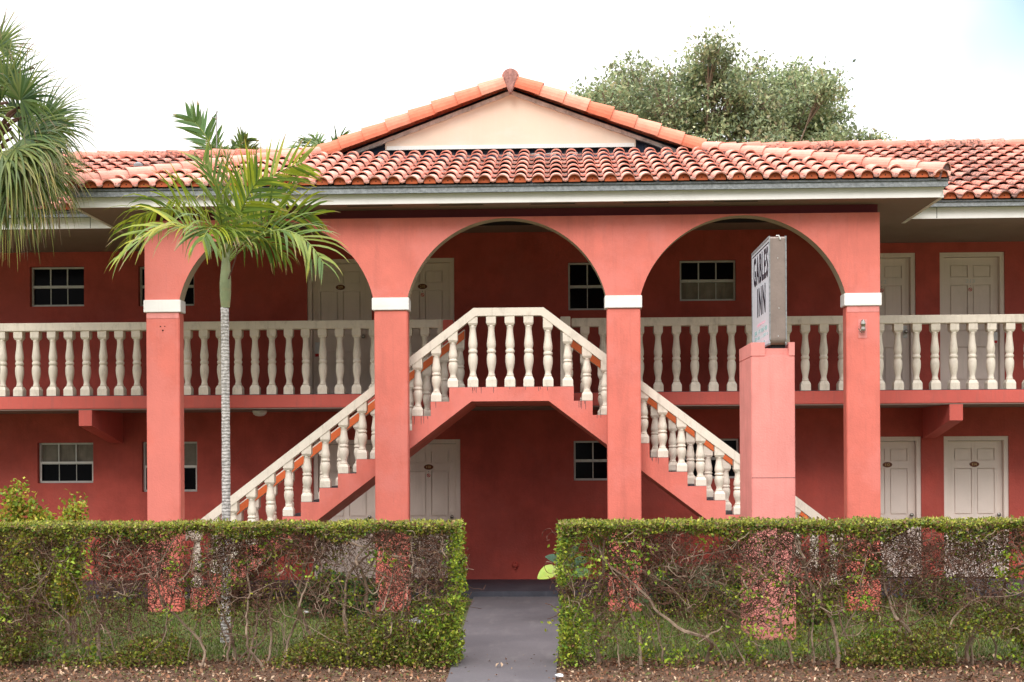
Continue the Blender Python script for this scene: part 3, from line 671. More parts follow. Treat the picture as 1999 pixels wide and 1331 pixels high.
# dark drips below the balusters
mb = MB()
for _ in range(32):
    k = random.choice([0, 0, 0, 0, 1, 1, 2, 3, 4, 5, -1, -2, -3]); 
    xx = random.uniform(xL + .2, xRr - .1) if k == 0 else (xRr + RUN * (k - 1) + random.uniform(.02, .2) if k > 0 else xL + RUN * k + random.uniform(.02, .2))
    t = topz(xx); l_ = random.uniform(.03, .11); mb = MB(); mb.face([(xx, YS - .0015, t - l_), (xx + .004, YS - .0015, t - l_), (xx + .006, YS - .0015, t - .001), (xx - .002, YS - .0015, t - .001)]); mb.build('drip_stain', M['mortar'], stair)
for nm, Yc, front in (('front_handrail', YS + .075, True), ('back_handrail', YF - .075, False)):
    zt = ZF1 + .90 + .10; th = .10; tv = .128
    cxl, cxr = ax(924, YS, 602), ax(1061, YS, 602)
    hw = .07
    xe0, xe1 = xL - NT * RUN - .06, xRr + NT * RUN + .06
    def side(sgn, c, xe):
        zt_e = zt - SL * abs(xe - c)
        top = [(c, zt), (xe, zt_e)]; bot = [(xe, zt_e - tv), (c + sgn * -.035 if front else c, zt - th if front else zt - tv)]
        return top, bot
    mb = MB()
    if front:
        (a0, a1), (a2, a3) = side(-1, cxl, xe0); (b0, b1), (b2, b3) = side(1, cxr, xe1)
        mb.prism([a1, a2, (cxl + .03, zt - th), a0], Yc - hw, Yc + hw)
        mb.prism([a0, (cxl + .03, zt - th), (cxr - .03, zt - th), b0], Yc - hw, Yc + hw)
        mb.prism([b0, (cxr - .03, zt - th), b2, b1], Yc - hw, Yc + hw)
        hr = mb.build(nm, M['cream'], stair)
    else:
        za = zt - SL * abs(xe0 - cxl); kl, kr = ax(908, YF, 650), ax(1102, YF, 650); zl_, zr_ = zt - SL * (cxl - kl) if kl < cxl else zt, zt - SL * (kr - cxr)
        mb.prism([(xe0, za), (xe0, za - tv), (kl, zl_ - tv), (kl, zl_)], Yc - hw, Yc + hw)
        mb.prism([(kr, zr_), (kr, zr_ - tv), (xe1, za - tv), (xe1, za)], Yc - hw, Yc + hw)
        hr = mb.build(nm, M['cream'], stair)
        mb = MB(); e = .018
        mb.prism([(xe0, za - e), (xe0, za - tv), (kl, zl_ - tv), (kl, zl_ - e)], Yc - hw - .004, Yc - hw - .0005)
        mb.prism([(kr, zr_ - e), (kr, zr_ - tv), (xe1, za - tv), (xe1, za - e)], Yc - hw - .004, Yc - hw - .0005)
        mb.build('painted_rail_face', M['orange'], stair)
    # balusters on every tread and along the front of the landing
    hwid = .068
    def hgt(x, zb):
        d = max(0, cxl - x, x - cxr); zr = (zt - SL * d - tv) if d > 0.02 else (zt - th)
        return zr - zb
    for k in range(1, NT + 1):
        for sgn in (-1, 1):
            x_ = (xL - RUN * k + hwid) if sgn < 0 else (xRr + RUN * k - hwid)
            zb = ZF1 - ST * k; baluster(stair, x_, Yc, zb + .002, hgt(x_, zb), -sgn * SL)
    if not front:
        for px_ in (899, 1110):
            x_ = ax(px_, YF, 700); baluster(stair, x_, Yc, ZF1 + .002, hgt(x_, ZF1), SL if px_ < 1000 else -SL)
    if front:
        for px_ in (883.5, 922.5, 958.8, 995.3, 1032, 1069.7, 1108.5):
            x_ = ax(px_, YS, 700); d = max(0, cxl - x_, x_ - cxr)
            baluster(stair, x_, Yc, ZF1 + .002, hgt(x_, ZF1), 0 if d < .05 else (SL if x_ < 0 and px_ < 1000 else -SL))
# ------------------------------------------------------------------ roofs
SLOPE = .370; XC = (e0 + e1) / 2; HWD = (e1 - e0) / 2
def tiles(name, O, U, V, nu, nv, pitch, course, clips, mat, plugs=False, lich=0.3, seed=1, joff=0):
    """barrel tiles laid in courses up the slope: O lower left corner, U along the eave, V up the slope"""
    rnd = random.Random(seed); N = U.cross(V).normalized()
    if N.z < 0: N = -N
    mb = MB(); K = 9; A = .070; B = .70
    def prof(s):
        if s < B: return A * math.sqrt(max(0, 1 - (2 * s / B - 1) ** 2))
        return -.010 * math.sin(math.pi * (s - B) / (1 - B))
    ss = [0, .02, .07, .15, .25, .35, .45, .55, .63, .68, .70, .85, 1.0]
    for j in range(nv):
        for i in range(nu):
            r1, r2 = rnd.random(), rnd.random(); du = rnd.uniform(-.006, .006); lift = rnd.uniform(0, .008); dv = rnd.uniform(-.008, .008)
            v0, v1 = j * course + dv, (j + 1) * course + .03
            for a, b in zip(ss, ss[1:]):
                h0a, h0b = prof(a) + .03 + lift, prof(b) + .03 + lift; h1a, h1b = prof(a) * .86 - .004, prof(b) * .86 - .004
                ua, ub = (i + a) * pitch + du, (i + b) * pitch + du
                P = [O + U * ua + V * v0 + N * h0a, O + U * ub + V * v0 + N * h0b, O + U * ub + V * v1 + N * h1b, O + U * ua + V * v1 + N * h1a]
                ta, tb = (1 if a >= B or a < .01 else .0), (1 if b >= B or b < .01 else .0)
                t = (ta + tb) / 2; lo = r2
                mb.face(P, [(r1, t, min(1, lo + .35)), (r1, t, min(1, lo + .35)), (r1, t, lo), (r1, t, lo)])
                q = .016
                mb.face([P[0] - N * q + V * .002, P[1] - N * q + V * .002, P[1], P[0]], (r1 * .6, .1, .6))
    me = mb.mesh(name); bm = bmesh.new(); bm.from_mesh(me)
    for co, no in clips:
        geo = list(bm.verts) + list(bm.edges) + list(bm.faces)
        bmesh.ops.bisect_plane(bm, geom=geo, plane_co=co, plane_no=no, clear_outer=True)
    bm.to_mesh(me); bm.free()
    return me, N
ca_ = math.cos(math.atan(SLOPE)); sa_ = math.sin(math.atan(SLOPE))
ZE = Zs + .212; YE = 15.405
tt = (HWD) * 0 + 2.66                      # plan length of the lower hipped part
hipL = Vector((e0 + tt, YE + tt, ZE + SLOPE * tt)); hipR = Vector((e1 - tt, YE + tt, ZE + SLOPE * tt))
PITCH = 0.2175; CRS = 0.405
under = MB()
me, N = tiles('porch_roof', Vector((e0 - .02, YE - .03, ZE)), Vector((1, 0, 0)), Vector((0, ca_, sa_)), int((e1 - e0 + .04) / PITCH) + 1, 8, PITCH, CRS,
    [(Vector((e0, YE, 0)), Vector((-1, 1, 0))), (Vector((e1, YE, 0)), Vector((1, 1, 0))), (Vector((0, YE + tt - .24, 0)), Vector((0, 1, 0))), (Vector((e1 + .02, 0, 0)), Vector((1, 0, 0)))], M['tile'], seed=3)
roof = link('porch_roof', me, M['tile'], motel)
# clay closures under the barrels at the eave
def closures(x0, x1, Y, Z, pitch, parent):
    mb = MB(); c = 0; n = 12; r_ = pitch * .33
    ring = [(r_ * math.cos(math.pi * i / n), .004 + .088 * math.sin(math.pi * i / n) ** .9) for i in range(n + 1)]
    mb.prism(ring, .012, .03); mb.box(-.006, .006, .008, .0115, .03, .042, mi=1)
    me = mb.mesh('eave_closure'); me.materials.append(M['rust']); me.materials.append(M['dark']); k = 0
    while x0 + pitch * k < x1 - .1:
        o = bpy.data.objects.new('eave_closure', me); COL.objects.link(o); o.parent = parent
        o.location = Vector((x0 + pitch * (k + .35), Y, Z)) - world_off(parent); k += 1
closures(e0 - .02, e1, YE - .03, ZE + .004, PITCH, roof)
# side hips and gablet slopes
for sgn in (-1, 1):
    ex = e0 if sgn < 0 else e1
    U = Vector((0, -1, 0)) if sgn < 0 else Vector((0, 1, 0))
    O = Vector((ex, YE + (6.4 if sgn < 0 else -.0), ZE)); V = Vector((-sgn * ca_, 0, sa_))
    hipx = ex - sgn * tt
    me, N = tiles('porch_roof_side', O, U, V, int(6.4 / .22), 7, .22, CRS, [(Vector((ex, YE, 0)), Vector((-sgn, -1, 0)))], M['tile'], seed=5 + sgn)
    link('porch_roof_side', me, M['tile'], motel)
    O = Vector((hipx, YE + tt + (3.7 if sgn < 0 else .06), ZE + SLOPE * tt)); 
    nv = int(((HWD - tt) / ca_) / CRS) + 1
    me, N = tiles('gable_roof_side', O, U, V, int(3.7 / .22), nv, .22, CRS, [(Vector((XC, 0, 0)), Vector((-sgn, 0, 0))), (Vector((0, YE + tt + .02, 0)), Vector((0, -1, 0)))], M['tile'], seed=8 + sgn)
    link('gable_roof_side', me, M['tile'], motel)
# plain decking under the tiles keeps the attic dark
ZAP = ZE + SLOPE * HWD; YG = YE + tt + .05
d = -.03
dk = MB()
dk.face([(e0, YE, ZE + d), (e1, YE, ZE + d), (hipR.x, hipR.y, hipR.z + d), (hipL.x, hipL.y, hipL.z + d)])
dk.face([(e0, YE + 7, ZE + d), (e0, YE, ZE + d), (hipL.x, hipL.y, hipL.z + d), (hipL.x, YE + 7, hipL.z + d)])
dk.face([(e1, YE, ZE + d), (e1, YE + 7, ZE + d), (hipR.x, YE + 7, hipR.z + d), (hipR.x, hipR.y, hipR.z + d)])
dk.face([(hipL.x, YG, hipL.z + d), (XC, YG, ZAP + d), (XC, YG + 4, ZAP + d), (hipL.x, YG + 4, hipL.z + d)])
dk.face([(XC, YG, ZAP + d), (hipR.x, YG, hipR.z + d), (hipR.x, YG + 4, hipR.z + d), (XC, YG + 4, ZAP + d)])
# gable wall
zb = hipL.z; za = ZAP
gb = MB()
gz0 = at(990, 290, YG).z; gx0, gx1 = at(752, 288, YG).x, at(1241, 288, YG).x
ra = SLOPE; inset = .17
def rake(x): return ZAP - inset + .05 - abs(x - XC) * SLOPE
gb.prism([(gx0, gz0), (gx1, gz0), (gx1, max(gz0 + .03, rake(gx1))), (XC, rake(XC)), (gx0, max(gz0 + .03, rake(gx0)))], YG, YG + .02)
gable = gb.build('gable_board', M['gable'], motel)
gb = MB(); gb.box(gx0 + .02, gx1 - .02, YG - .010, YG - .001, gz0 + .001, gz0 + .055); gb.build('bottom_board', M['white'], gable)
gb = MB(); gb.face([(hipL.x - .1, YG + .06, zb - .4), (hipR.x + .1, YG + .06, zb - .4), (hipR.x + .1, YG + .06, zb - .02), (XC, YG + .06, ZAP - .12), (hipL.x - .1, YG + .06, zb - .08)]); gb.build('roofing_felt', M['navy'], motel)
# ragged torn flashing between board and tiles
fb = MB(); x = gx0 - .55; rr = random.Random(4)
while x < gx1 + .5:
    w = rr.uniform(.04, .22)
    if rr.random() < .42:
        h1_ = rr.uniform(.02, .075); fb.face([(x, YG - .012, gz0 - .11), (x + w, YG - .016, gz0 - .11), (x + w * rr.uniform(.7, 1), YG - .02, gz0 - .11 + h1_), (x + w * rr.uniform(0, .3), YG - .018, gz0 - .11 + h1_ * rr.uniform(.5, 1))])
    x += w + rr.uniform(0, .1)
fb.build('torn_flashing', M['grimy'], motel)
# rake trim boards
for sgn in (-1, 1):
    tb = MB(); hx = hipL.x + .1 if sgn < 0 else hipR.x - .1
    def rz(x, o): return ZAP - o - abs(x - XC) * SLOPE
    n = 30; top, bot = [], []
    for i in range(n + 1):
        x = XC + (hx - XC) * i / n; top.append((x, rz(x, .075))); bot.append((x, rz(x, .130 + .012 * noise.noise(Vector((x * 7, 3, 1))))))
    for i in range(n):
        q = [bot[i], bot[i + 1], top[i + 1], top[i]]
        if sgn < 0: q = q[::-1]
        tb.face([(p[0], YG - .03, p[1]) for p in q]); 
        b2 = [(bot[i][0], YG - .03, bot[i][1]), (bot[i][0], YG + .03, bot[i][1]), (bot[i + 1][0], YG + .03, bot[i + 1][1]), (bot[i + 1][0], YG - .03, bot[i + 1][1])]; tb.face(b2)
    tb.build('rake_board', M['grimy'], motel)
# wings: one long roof with its ridge along the building
YWE = 16.785; ZWE = Zs + .224; ZRID = 7.0; YRID = YWE + (ZRID - ZWE) / SLOPE
PW = .232
Lw = XR + .45 - (XL - .45)
me, N = tiles('wing_roof', Vector((XL - .45, YWE - .03, ZWE)), Vector((1, 0, 0)), Vector((0, ca_, sa_)), int(3.0 / PW) + int((Lw - 3.0) / PW) + 1, int((YRID - YWE) / ca_ / CRS) + 1, PW, CRS,
    [(Vector((0, YRID, 0)), Vector((0, 1, 0)))], M['tilewing'], seed=21)
bm = bmesh.new(); bm.from_mesh(me)    # nothing is laid under the porch roof
bmesh.ops.delete(bm, geom=[f for f in bm.faces if (abs(f.calc_center_median().x - XC) < HWD - .3 - (f.calc_center_median().y - YWE) * 1.12) or (f.calc_center_median().y < YWE + .35 and abs(f.calc_center_median().x - XC) < HWD - .18)], context='FACES')
bm.to_mesh(me); bm.free()
wroof = link('wing_roof', me, M['tilewing'], motel)
kk = math.floor((-8.0 - (XL - .45)) / PW); closures(XL - .45 + kk * PW, e0 + .15, YWE - .03, ZWE + .004, PW, wroof)
k0 = math.ceil((e1 - .25 - (XL - .45)) / PW); closures(XL - .45 + k0 * PW, 7.6, YWE - .03, ZWE + .004, PW, wroof)
me, N = tiles('wing_roof_rear', Vector((XR + .45, 2 * YRID - YWE, ZWE)), Vector((-1, 0, 0)), Vector((0, -ca_, sa_)), int(Lw / .5), 8, .5, .65, [(Vector((0, YRID, 0)), Vector((0, -1, 0)))], M['tilewing'], seed=22)
link('wing_roof_rear', me, M['tilewing'], motel)
for a, b in ((XL - .4, e0 + .05), (e1 - .05, XR + .4)):
    dk.face([(a, YWE, ZWE + d), (b, YWE, ZWE + d), (b, YWE + 2.6, ZWE + d + 2.6 * SLOPE), (a, YWE + 2.6, ZWE + d + 2.6 * SLOPE)])
dk.face([(XL - .4, YWE + 2.6, ZWE + d + 2.6 * SLOPE), (XR + .4, YWE + 2.6, ZWE + d + 2.6 * SLOPE), (XR + .4, YRID, ZRID + d), (XL - .4, YRID, ZRID + d)])
dk.face([(XR + .4, 2 * YRID - YWE, ZWE + d), (XL - .4, 2 * YRID - YWE, ZWE + d), (XL - .4, YRID, ZRID + d), (XR + .4, YRID, ZRID + d)])
for x in (XL, XR): dk.face([(x, YWE, ZWE), (x, 2 * YRID - YWE, ZWE), (x, YRID, ZRID)])
dk.build('roof_deck', M['navy'], motel)

def caps(name, p0, p1, seg, r, parent, mat, seed=0, lichv=.3, flip=False, mortar=.05):
    """overlapping half-round cap tiles from p0 (low end) to p1"""
    rnd = random.Random(seed); D = p1 - p0; L_ = D.length; t = D.normalized(); s = t.cross(Vector((0, 0, 1))).normalized(); u = s.cross(t).normalized()
    mb = MB(); K = 12; n = max(1, round(L_ / seg)); sl_ = L_ / n; mo = MB()
    for i in range(n):
        r1, r2 = rnd.random(), rnd.random() * lichv
        a = i * sl_ - (.035 if i else 0); b = (i + 1) * sl_
        ra_, rb_ = r * 1.07 + rnd.uniform(0, .004), r * .93
        jz = rnd.uniform(-.004, .004)
        def ring(q, rr_, lift): return [p0 + t * q + s * (math.cos(w) * rr_) + u * (math.sin(w) * rr_ * 1.0 + lift) for w in [R(-18 + 216 * k / K) for k in range(K + 1)]]
        A_ = ring(a, ra_, .012 + jz); B_ = ring(b, rb_, 0 + jz); C_ = ring(a, ra_ - .016, .012 + jz)
        for k in range(K):
            mb.face([A_[k], A_[k + 1], B_[k + 1], B_[k]], [(r1, .0, r2 + .3), (r1, .0, r2 + .3), (r1, 0, r2), (r1, 0, r2)])
            mb.face([C_[k], C_[k + 1], A_[k + 1], A_[k]], (r1 * .5, .4, .9))
        if i == 0: mo.face([p0 + t * (a + .015) + s * (math.cos(w) * ra_ * .9) + u * (math.sin(w) * ra_ * .9 + .01) for w in [R(-40 + 260 * k / K) for k in range(K + 1)]])
    if mortar:
        m = 60
        for i in range(m):
            for sg in (-1, 1):
                q0, q1 = L_ * i / m, L_ * (i + 1) / m
                w0 = r * (1.02 + .12 * noise.noise(Vector((q0 * 9, sg * 5, seed)))); w1 = r * (1.02 + .12 * noise.noise(Vector((q1 * 9, sg * 5, seed))))
                P = [p0 + t * q0 + s * sg * r * .88 + u * .0, p0 + t * q1 + s * sg * r * .88 + u * .0, p0 + t * q1 + s * sg * w1 - u * (mortar + .05), p0 + t * q0 + s * sg * w0 - u * (mortar + .05)]
                mo.face(P if sg < 0 else P[::-1])
    me = mb.mesh(name); me.polygons.foreach_set('use_smooth', [i % 2 == 0 for i in range(len(me.polygons))])
    o = link(name, me, mat, parent)
    if mo.f: mo.build('mortar_bed', M['mortar'], o)
    return o
rc = .155
caps('rake_cap_tiles', Vector((hipL.x - .05, YG - .04, hipL.z - .01)), Vector((XC - .05, YG - .04, ZAP - .015)), .345, rc, motel, M['cap'], 31, .1, mortar=0)
caps('rake_cap_tiles', Vector((hipR.x + .05, YG - .04, hipR.z - .01)), Vector((XC + .05, YG - .04, ZAP - .015)), .345, rc, motel, M['cap'], 32, .1, mortar=0)
caps('hip_cap_tiles', Vector((e0 + .02, YE + .02, ZE + .07)), hipL + Vector((0, 0, .05)), .40, .095, motel, M['tile'], 33, .2)
caps('hip_cap_tiles', Vector((e1 - .02, YE + .02, ZE + .07)), hipR + Vector((0, 0, .05)), .40, .095, motel, M['tile'], 34, .2)
caps('ridge_cap_tiles', Vector((XC, YG - .10, ZAP + .075)), Vector((XC, YRID + .4, ZAP + .075)), .40, .115, motel, M['tile'], 35, .6)
caps('ridge_cap_tiles', Vector((XL - .45, YRID, ZRID + .05)), Vector((XC - .4, YRID, ZRID + .05)), .40, .105, motel, M['tilewing'], 36, .6)
caps('ridge_cap_tiles', Vector((XR + .45, YRID, ZRID + .05)), Vector((XC + .4, YRID, ZRID + .05)), .40, .105, motel, M['tilewing'], 37, .7)
# mossy mortar plug that closes the end of the ridge
pk = MB(); n = 20
ring = []
for k in range(n + 1):
    w = math.pi * (1.12 - 1.24 * k / n); ring.append((XC + .10 * math.cos(w), ZAP + .085 + .105 * math.sin(w)))
ring += [(XC + .045, ZAP - .08), (XC + .012, ZAP - .16), (XC - .012, ZAP - .16), (XC - .045, ZAP - .08)]
pk.prism(ring[::-1], YG - .20, YG - .10)
pk.build('ridge_end_plug', M['plug'], motel, bevel=0.02)
# small grey vent pipe on the left wing roof, mast behind
vp = at(270, 327, 18.6); mb = MB(); mb.lathe([(.05, -.3), (.05, .02), (.07, .03), (.07, .07), (.02, .1)], vp.x, 18.6, vp.z - .02, 10); mb.build('vent_pipe', M['zinc'], motel)
ma = at(423, 300, 22.6); mt = at(423, 216, 22.6)
mb = MB(); mb.tube([(ma.x, 22.6, 6.6), (ma.x, 22.6, mt.z)], [.014, .008], 6); mb.tube([(ma.x - .1, 22.6, mt.z - .12), (ma.x + .1, 22.6, mt.z - .12)], .004, 4)
mb.build('roof_mast', M['zinc'], motel)

# ------------------------------------------------------------------ sign and its pillar
YP = 13.4
px0, px1 = ax(1466.5, YP, 720), ax(1551.5, YP, 720); zt = at(1510, 668, YP).z
sx0_, sx1_ = ax(1501, YP, 560), ax(1535, YP, 560)
pil = tag(empty('sign_pillar', ((px0 + px1) / 2, YP + .4, 0)), 'free standing pink masonry pillar in front of the right arch, carrying the sign', 'pillar')
mb = MB(); mb.box(px0, px1, YP, YP + .86, -.02, zt - .14); mb.build('shaft', M['pink'], pil, bevel=.008)
mb = MB(); mb.box(px0, sx0_ - .045, YP, YP + .86, zt - .139, zt); mb.box(sx1_ + .02, px1, YP, YP + .86, zt - .139, zt)
mb.box(sx0_ - .0449, sx1_ + .0199, YP + .03, YP + .86, zt - .139, zt - .06); mb.build('notched_top', M['pink'], pil)
jz = at(1510, 933, YP).z; mb = MB(); mb.box(px0 + .002, px1 - .002, YP - .0015, YP + .002, jz, jz + .006); mb.build('joint_line', M['mortar'], pil)
sign = tag(empty('motel_sign', ((sx0_ + sx1_) / 2, YP + .6, zt - .06)), 'upright double sided white and brown box sign standing on the pink pillar', 'sign')
stp, sbt = at(1517, 461, YP).z, at(1517, 673, YP).z; ys0, ys1 = YP - .02, YP + 1.17
n = 6; rr_ = .07; prof_ = []
for (cy, cz, a0) in ((ys0 + rr_, sbt + rr_, 180), (ys1 - rr_, sbt + rr_, 270), (ys1 - rr_, stp - rr_ * .4, 0), (ys0 + rr_, stp - rr_ * .4, 90)):
    for k in range(n + 1):
        w = R(a0 + 90 * k / n); rz_ = rr_ if cz < 3.5 else rr_ * .4; prof_.append((cy + rr_ * math.cos(w), cz + rz_ * math.sin(w)))
mb = MB(); m = len(prof_)
mb.v = [(sx0_ + .012, y, z) for y, z in prof_] + [(sx1_ - .012, y, z) for y, z in prof_]
mb.f = [tuple(range(m - 1, -1, -1)), tuple(range(m, 2 * m))] + [(i, (i + 1) % m, m + (i + 1) % m, m + i) for i in range(m)]; mb.c = [None] * len(mb.f); mb.mi = [0] * len(mb.f)
case = mb.build('sign_case', M['signcase'], sign)
mb = MB()      # retaining rims and screws
for xx in (sx0_, sx1_ - .012):
    for (ya, yb, za, zb_) in ((ys0 - .004, ys0 + .022, sbt + .05, stp), (ys1 - .022, ys1 + .004, sbt + .05, stp), (ys0 + .022, ys1 - .022, stp - .02, stp + .004), (ys0 + .022, ys1 - .022, sbt + .002, sbt + .02)):
        mb.box(xx, xx + .012, ya, yb, za, zb_)
mb.build('retaining_rim', M['zinc'], sign)
mb = MB()
for xx, zz in ((.5, stp - .23), (.55, sbt + .38), (.5, sbt + .09)):
    x_ = sx0_ + (sx1_ - sx0_) * xx; mb.box(x_ - .004, x_ + .004, ys0 - .004, ys0 + .001, zz - .005, zz + .005)
mb.tube([(sx0_ + .08, ys0 + .02, stp + .006), (sx0_ + .10, ys0 - .008, stp + .002), (sx0_ + .115, ys0 - .012, stp - .04)], .007, 5)
mb.build('screw', M['alu'], sign)
for sd_, nm in ((-1, 'sign_face'), (1, 'sign_face')):
    xx = sx0_ + .006 if sd_ < 0 else sx1_ - .006
    mb = MB(); mb.box(min(xx, xx - sd_ * .006), max(xx, xx - sd_ * .006), ys0 + .018, ys1 - .018, sbt + .018, stp - .018); fo = mb.build(nm, M['signface'], sign)
    if sd_ > 0: continue
    xf = xx - .001; ym = (ys0 + ys1) / 2 - .02
    mb = MB(); bt = .012
    for (ya, yb, za, zb_) in ((ys0 + .045, ys1 - .045, stp - .062, stp - .050), ): mb.box(xf - .001, xf + .002, ya, yb, za, zb_)
    mb.build('border_line', M['black'], fo)
    H = stp - sbt
    text_part('lettering', 'GABLES', (xf, ym + .005, stp - H * .215), .43, M['black'], fo, .585, 'side', bold=.010, spc=1.18)
    text_part('lettering', 'INN', (xf, ym - .03, stp - H * .535), .43, M['black'], fo, .64, 'side', bold=.009, spc=1.25)
    # the small print below is too worn to read: rows of short coloured strokes
    rnd = random.Random(9)
    for row, (z_, hh, mt_, wd) in enumerate(((stp - H * .755, .035, 'rose', .55), (stp - H * .82, .055, 'teal', .85), (stp - H * .88, .045, 'teal', .85), (stp - H * .94, .03, 'teal', .5))):
        mb = MB(); y = ym - wd / 2
        while y < ym + wd / 2:
            w = rnd.uniform(.008, .02)
            if rnd.random() < .8: mb.box(xf - .001, xf + .002, y, y + w * .7, z_ - hh * rnd.uniform(.3, .5), z_ + hh * rnd.uniform(.3, .5))
            y += w + rnd.uniform(.004, .012)
        mb.build('small_print', M[mt_], fo)
mb = MB(); mb.box(sx0_ + .02, sx1_ - .01, YP + .035, YP + .8, zt - .0595, sbt + .03); mb.build('base_bracket', M['dark'], sign)
# ------------------------------------------------------------------ palms
class Strips:
    """collects thin bent blades (palm leaflets) in one mesh with a colour on every corner"""
    def __init__(s): s.v = []; s.f = []; s.c = []
    def blade(s, P, widths, side, col):
        b = len(s.v); n = len(P)
        for p, w in zip(P, widths):
            q = side * (w / 2); s.v.append(tuple(p - q)); s.v.append(tuple(p + q))
        for i in range(n - 1): s.f.append((b + 2 * i, b + 2 * i + 1, b + 2 * i + 3, b + 2 * i + 2)); s.c.append((col[min(i, len(col) - 1)]))
    def build(s, name, mat, parent):
        mb = MB(); mb.v = s.v; mb.f = s.f; mb.c = s.c; mb.mi = [0] * len(s.f); return mb.build(name, mat, parent)
def bez(p0, p1, p2, t): return p0 * (1 - t) ** 2 + p1 * 2 * t * (1 - t) + p2 * t * t
def pinnate(parent, p0, p1, p2, L0, n, twist, cols, rnd, droop=.55, wid=.034, stalk=.14, rmat=None, vee=.35, rr=.011):
    ns = 22; C_ = [bez(p0, p1, p2, i / ns) for i in range(ns + 1)]
    mb = MB(); mb.tube(C_, [rr * (1 - .75 * i / ns) + .002 for i in range(ns + 1)], 5); st = Strips()
    for k in range(n):
        t = stalk + (1 - stalk) * (k + .5) / n; P = bez(p0, p1, p2, t); T = (bez(p0, p1, p2, min(1, t + .02)) - bez(p0, p1, p2, t - .02)).normalized()
        S = T.cross(Vector((0, 0, 1)));
        if S.length < .1: S = Vector((1, 0, 0))
        S.normalize(); U = S.cross(T).normalized()
        tw = twist; S2 = S * math.cos(tw) + U * math.sin(tw); U2 = U * math.cos(tw) - S * math.sin(tw)
        ll = L0 * (.45 + .9 * math.sin(math.pi * min(1, .12 + .80 * (t - stalk) / (1 - stalk)))) * rnd.uniform(.82, 1.08)
        for sg in (-1, 1):
            if rnd.random() < .09: continue
            fwd = .55 + .9 * t + rnd.uniform(-.35, .35)
            D = (S2 * sg + T * fwd + U2 * (vee + rnd.uniform(-.4, .4))).normalized()
            pts = [P]; d = D.copy(); m = 5; dr = droop * rnd.uniform(.5, 1.5)
            for j in range(m):
                d = (d + Vector((0, 0, -1)) * dr * (.12 + .16 * j)).normalized(); pts.append(pts[-1] + d * ll / m)
            side = D.cross(U2).normalized() if D.cross(U2).length > .1 else T
            side = (side * 1.0 + U2 * rnd.uniform(-.5, .5)).normalized()
            w = wid * rnd.uniform(.8, 1.15)
            c = list(rnd.choice(cols)); v = rnd.uniform(.8, 1.2); c = [q * v for q in c]; tipc = [c[0] * 1.25 + .02, c[1] * 1.05, c[2] * .9] if rnd.random() < .7 else [.35, .27, .12]
            st.blade(pts, [w * .6, w, w, w * .8, w * .5, w * .08], side, [c, c, c, c, tipc])
    st_o = st.build('frond', M['frond'], parent); mb.build('midrib', rmat or M['midrib'], st_o)
    return st_o
M['midrib'] = paint('green_midrib', (0.20, 0.25, 0.06), 0.5, 0.15, 5, 0)
M['shaft'] = paint('green_crownshaft', (0.25, 0.29, 0.16), 0.45, 0.25, 5, 0.1, 20, (0.36, 0.30, 0.15), 0.6, (2, 2, 6))
def ringed(name):
    m, n, b = newmat(name); k = n.links.new; co = n.nodes.new('ShaderNodeTexCoord'); w = n.nodes.new('ShaderNodeTexWave'); w.bands_direction = 'Z'
    w.inputs['Scale'].default_value = 9; w.inputs['Distortion'].default_value = 3.5; w.inputs['Detail'].default_value = 3; w.inputs['Detail Scale'].default_value = 3; k(co.outputs['Object'], w.inputs['Vector'])
    r_ = n.nodes.new('ShaderNodeValToRGB'); r_.color_ramp.elements[0].color = (.45, .42, .40, 1); r_.color_ramp.elements[0].position = .08; r_.color_ramp.elements[1].position = .42; r_.color_ramp.elements[1].color = (.54, .51, .49, 1)
    k(w.outputs['Fac'], r_.inputs[0])
    z = n.nodes.new('ShaderNodeTexNoise'); z.inputs['Scale'].default_value = 30; z.inputs['Detail'].default_value = 6; k(co.outputs['Object'], z.inputs['Vector'])
    r2 = n.nodes.new('ShaderNodeMapRange'); r2.inputs['From Min'].default_value = .35; r2.inputs['From Max'].default_value = .62; r2.inputs['To Min'].default_value = .55; r2.inputs['To Max'].default_value = 1.05; k(z.outputs['Fac'], r2.inputs['Value'])
    v = n.nodes.new('ShaderNodeVectorMath'); v.operation = 'SCALE'; k(r_.outputs[0], v.inputs[0]); k(r2.outputs[0], v.inputs['Scale']); k(v.outputs[0], b.inputs['Base Color'])
    b.inputs['Roughness'].default_value = .85; bp = n.nodes.new('ShaderNodeBump'); bp.inputs['Strength'].default_value = .5; bp.inputs['Distance'].default_value = .01; k(w.outputs['Fac'], bp.inputs['Height']); k(bp.outputs[0], b.inputs['Normal'])
    return m
M['ringed'] = ringed('ringed_palm_trunk')
YPm = 13.2
base = at(440, 1257, YPm)
palm = tag(empty('palm_tree', (base.x, YPm, 0)), 'young yellow green feather palm with slim ringed grey trunk in front of the left arch', 'palm tree')
pts = []; rad = []
for i in range(40):
    f = i / 39; y = 1262 + (600 - 1262) * f; x = 440 + 1.5 * math.sin(f * 4) ; p = at(x, y, YPm); pts.append(p); rad.append(.042 + .012 * (1 - f) ** 3 + .0016 * math.sin(i * 2.1))
mb = MB(); mb.tube(pts, rad, 12); mb.build('trunk', M['ringed'], palm, True)
cs = [(440.5, 601, .044), (440, 596, .047), (440, 575, .057), (440, 552, .059), (440.5, 528, .050), (441, 510, .043), (442, 480, .035), (442, 440, .022)]
mb = MB(); mb.tube([at(a, b, YPm) for a, b, c in cs], [c for a, b, c in cs], 12); mb.build('crownshaft', M['shaft'], palm, True)
rnd = random.Random(5)
YG_ = [(.20, .27, .030), (.29, .34, .030), (.14, .22, .030), (.10, .17, .035)]
YL_ = [(.30, .36, .030), (.24, .32, .03), (.40, .40, .05), (.16, .25, .03)]
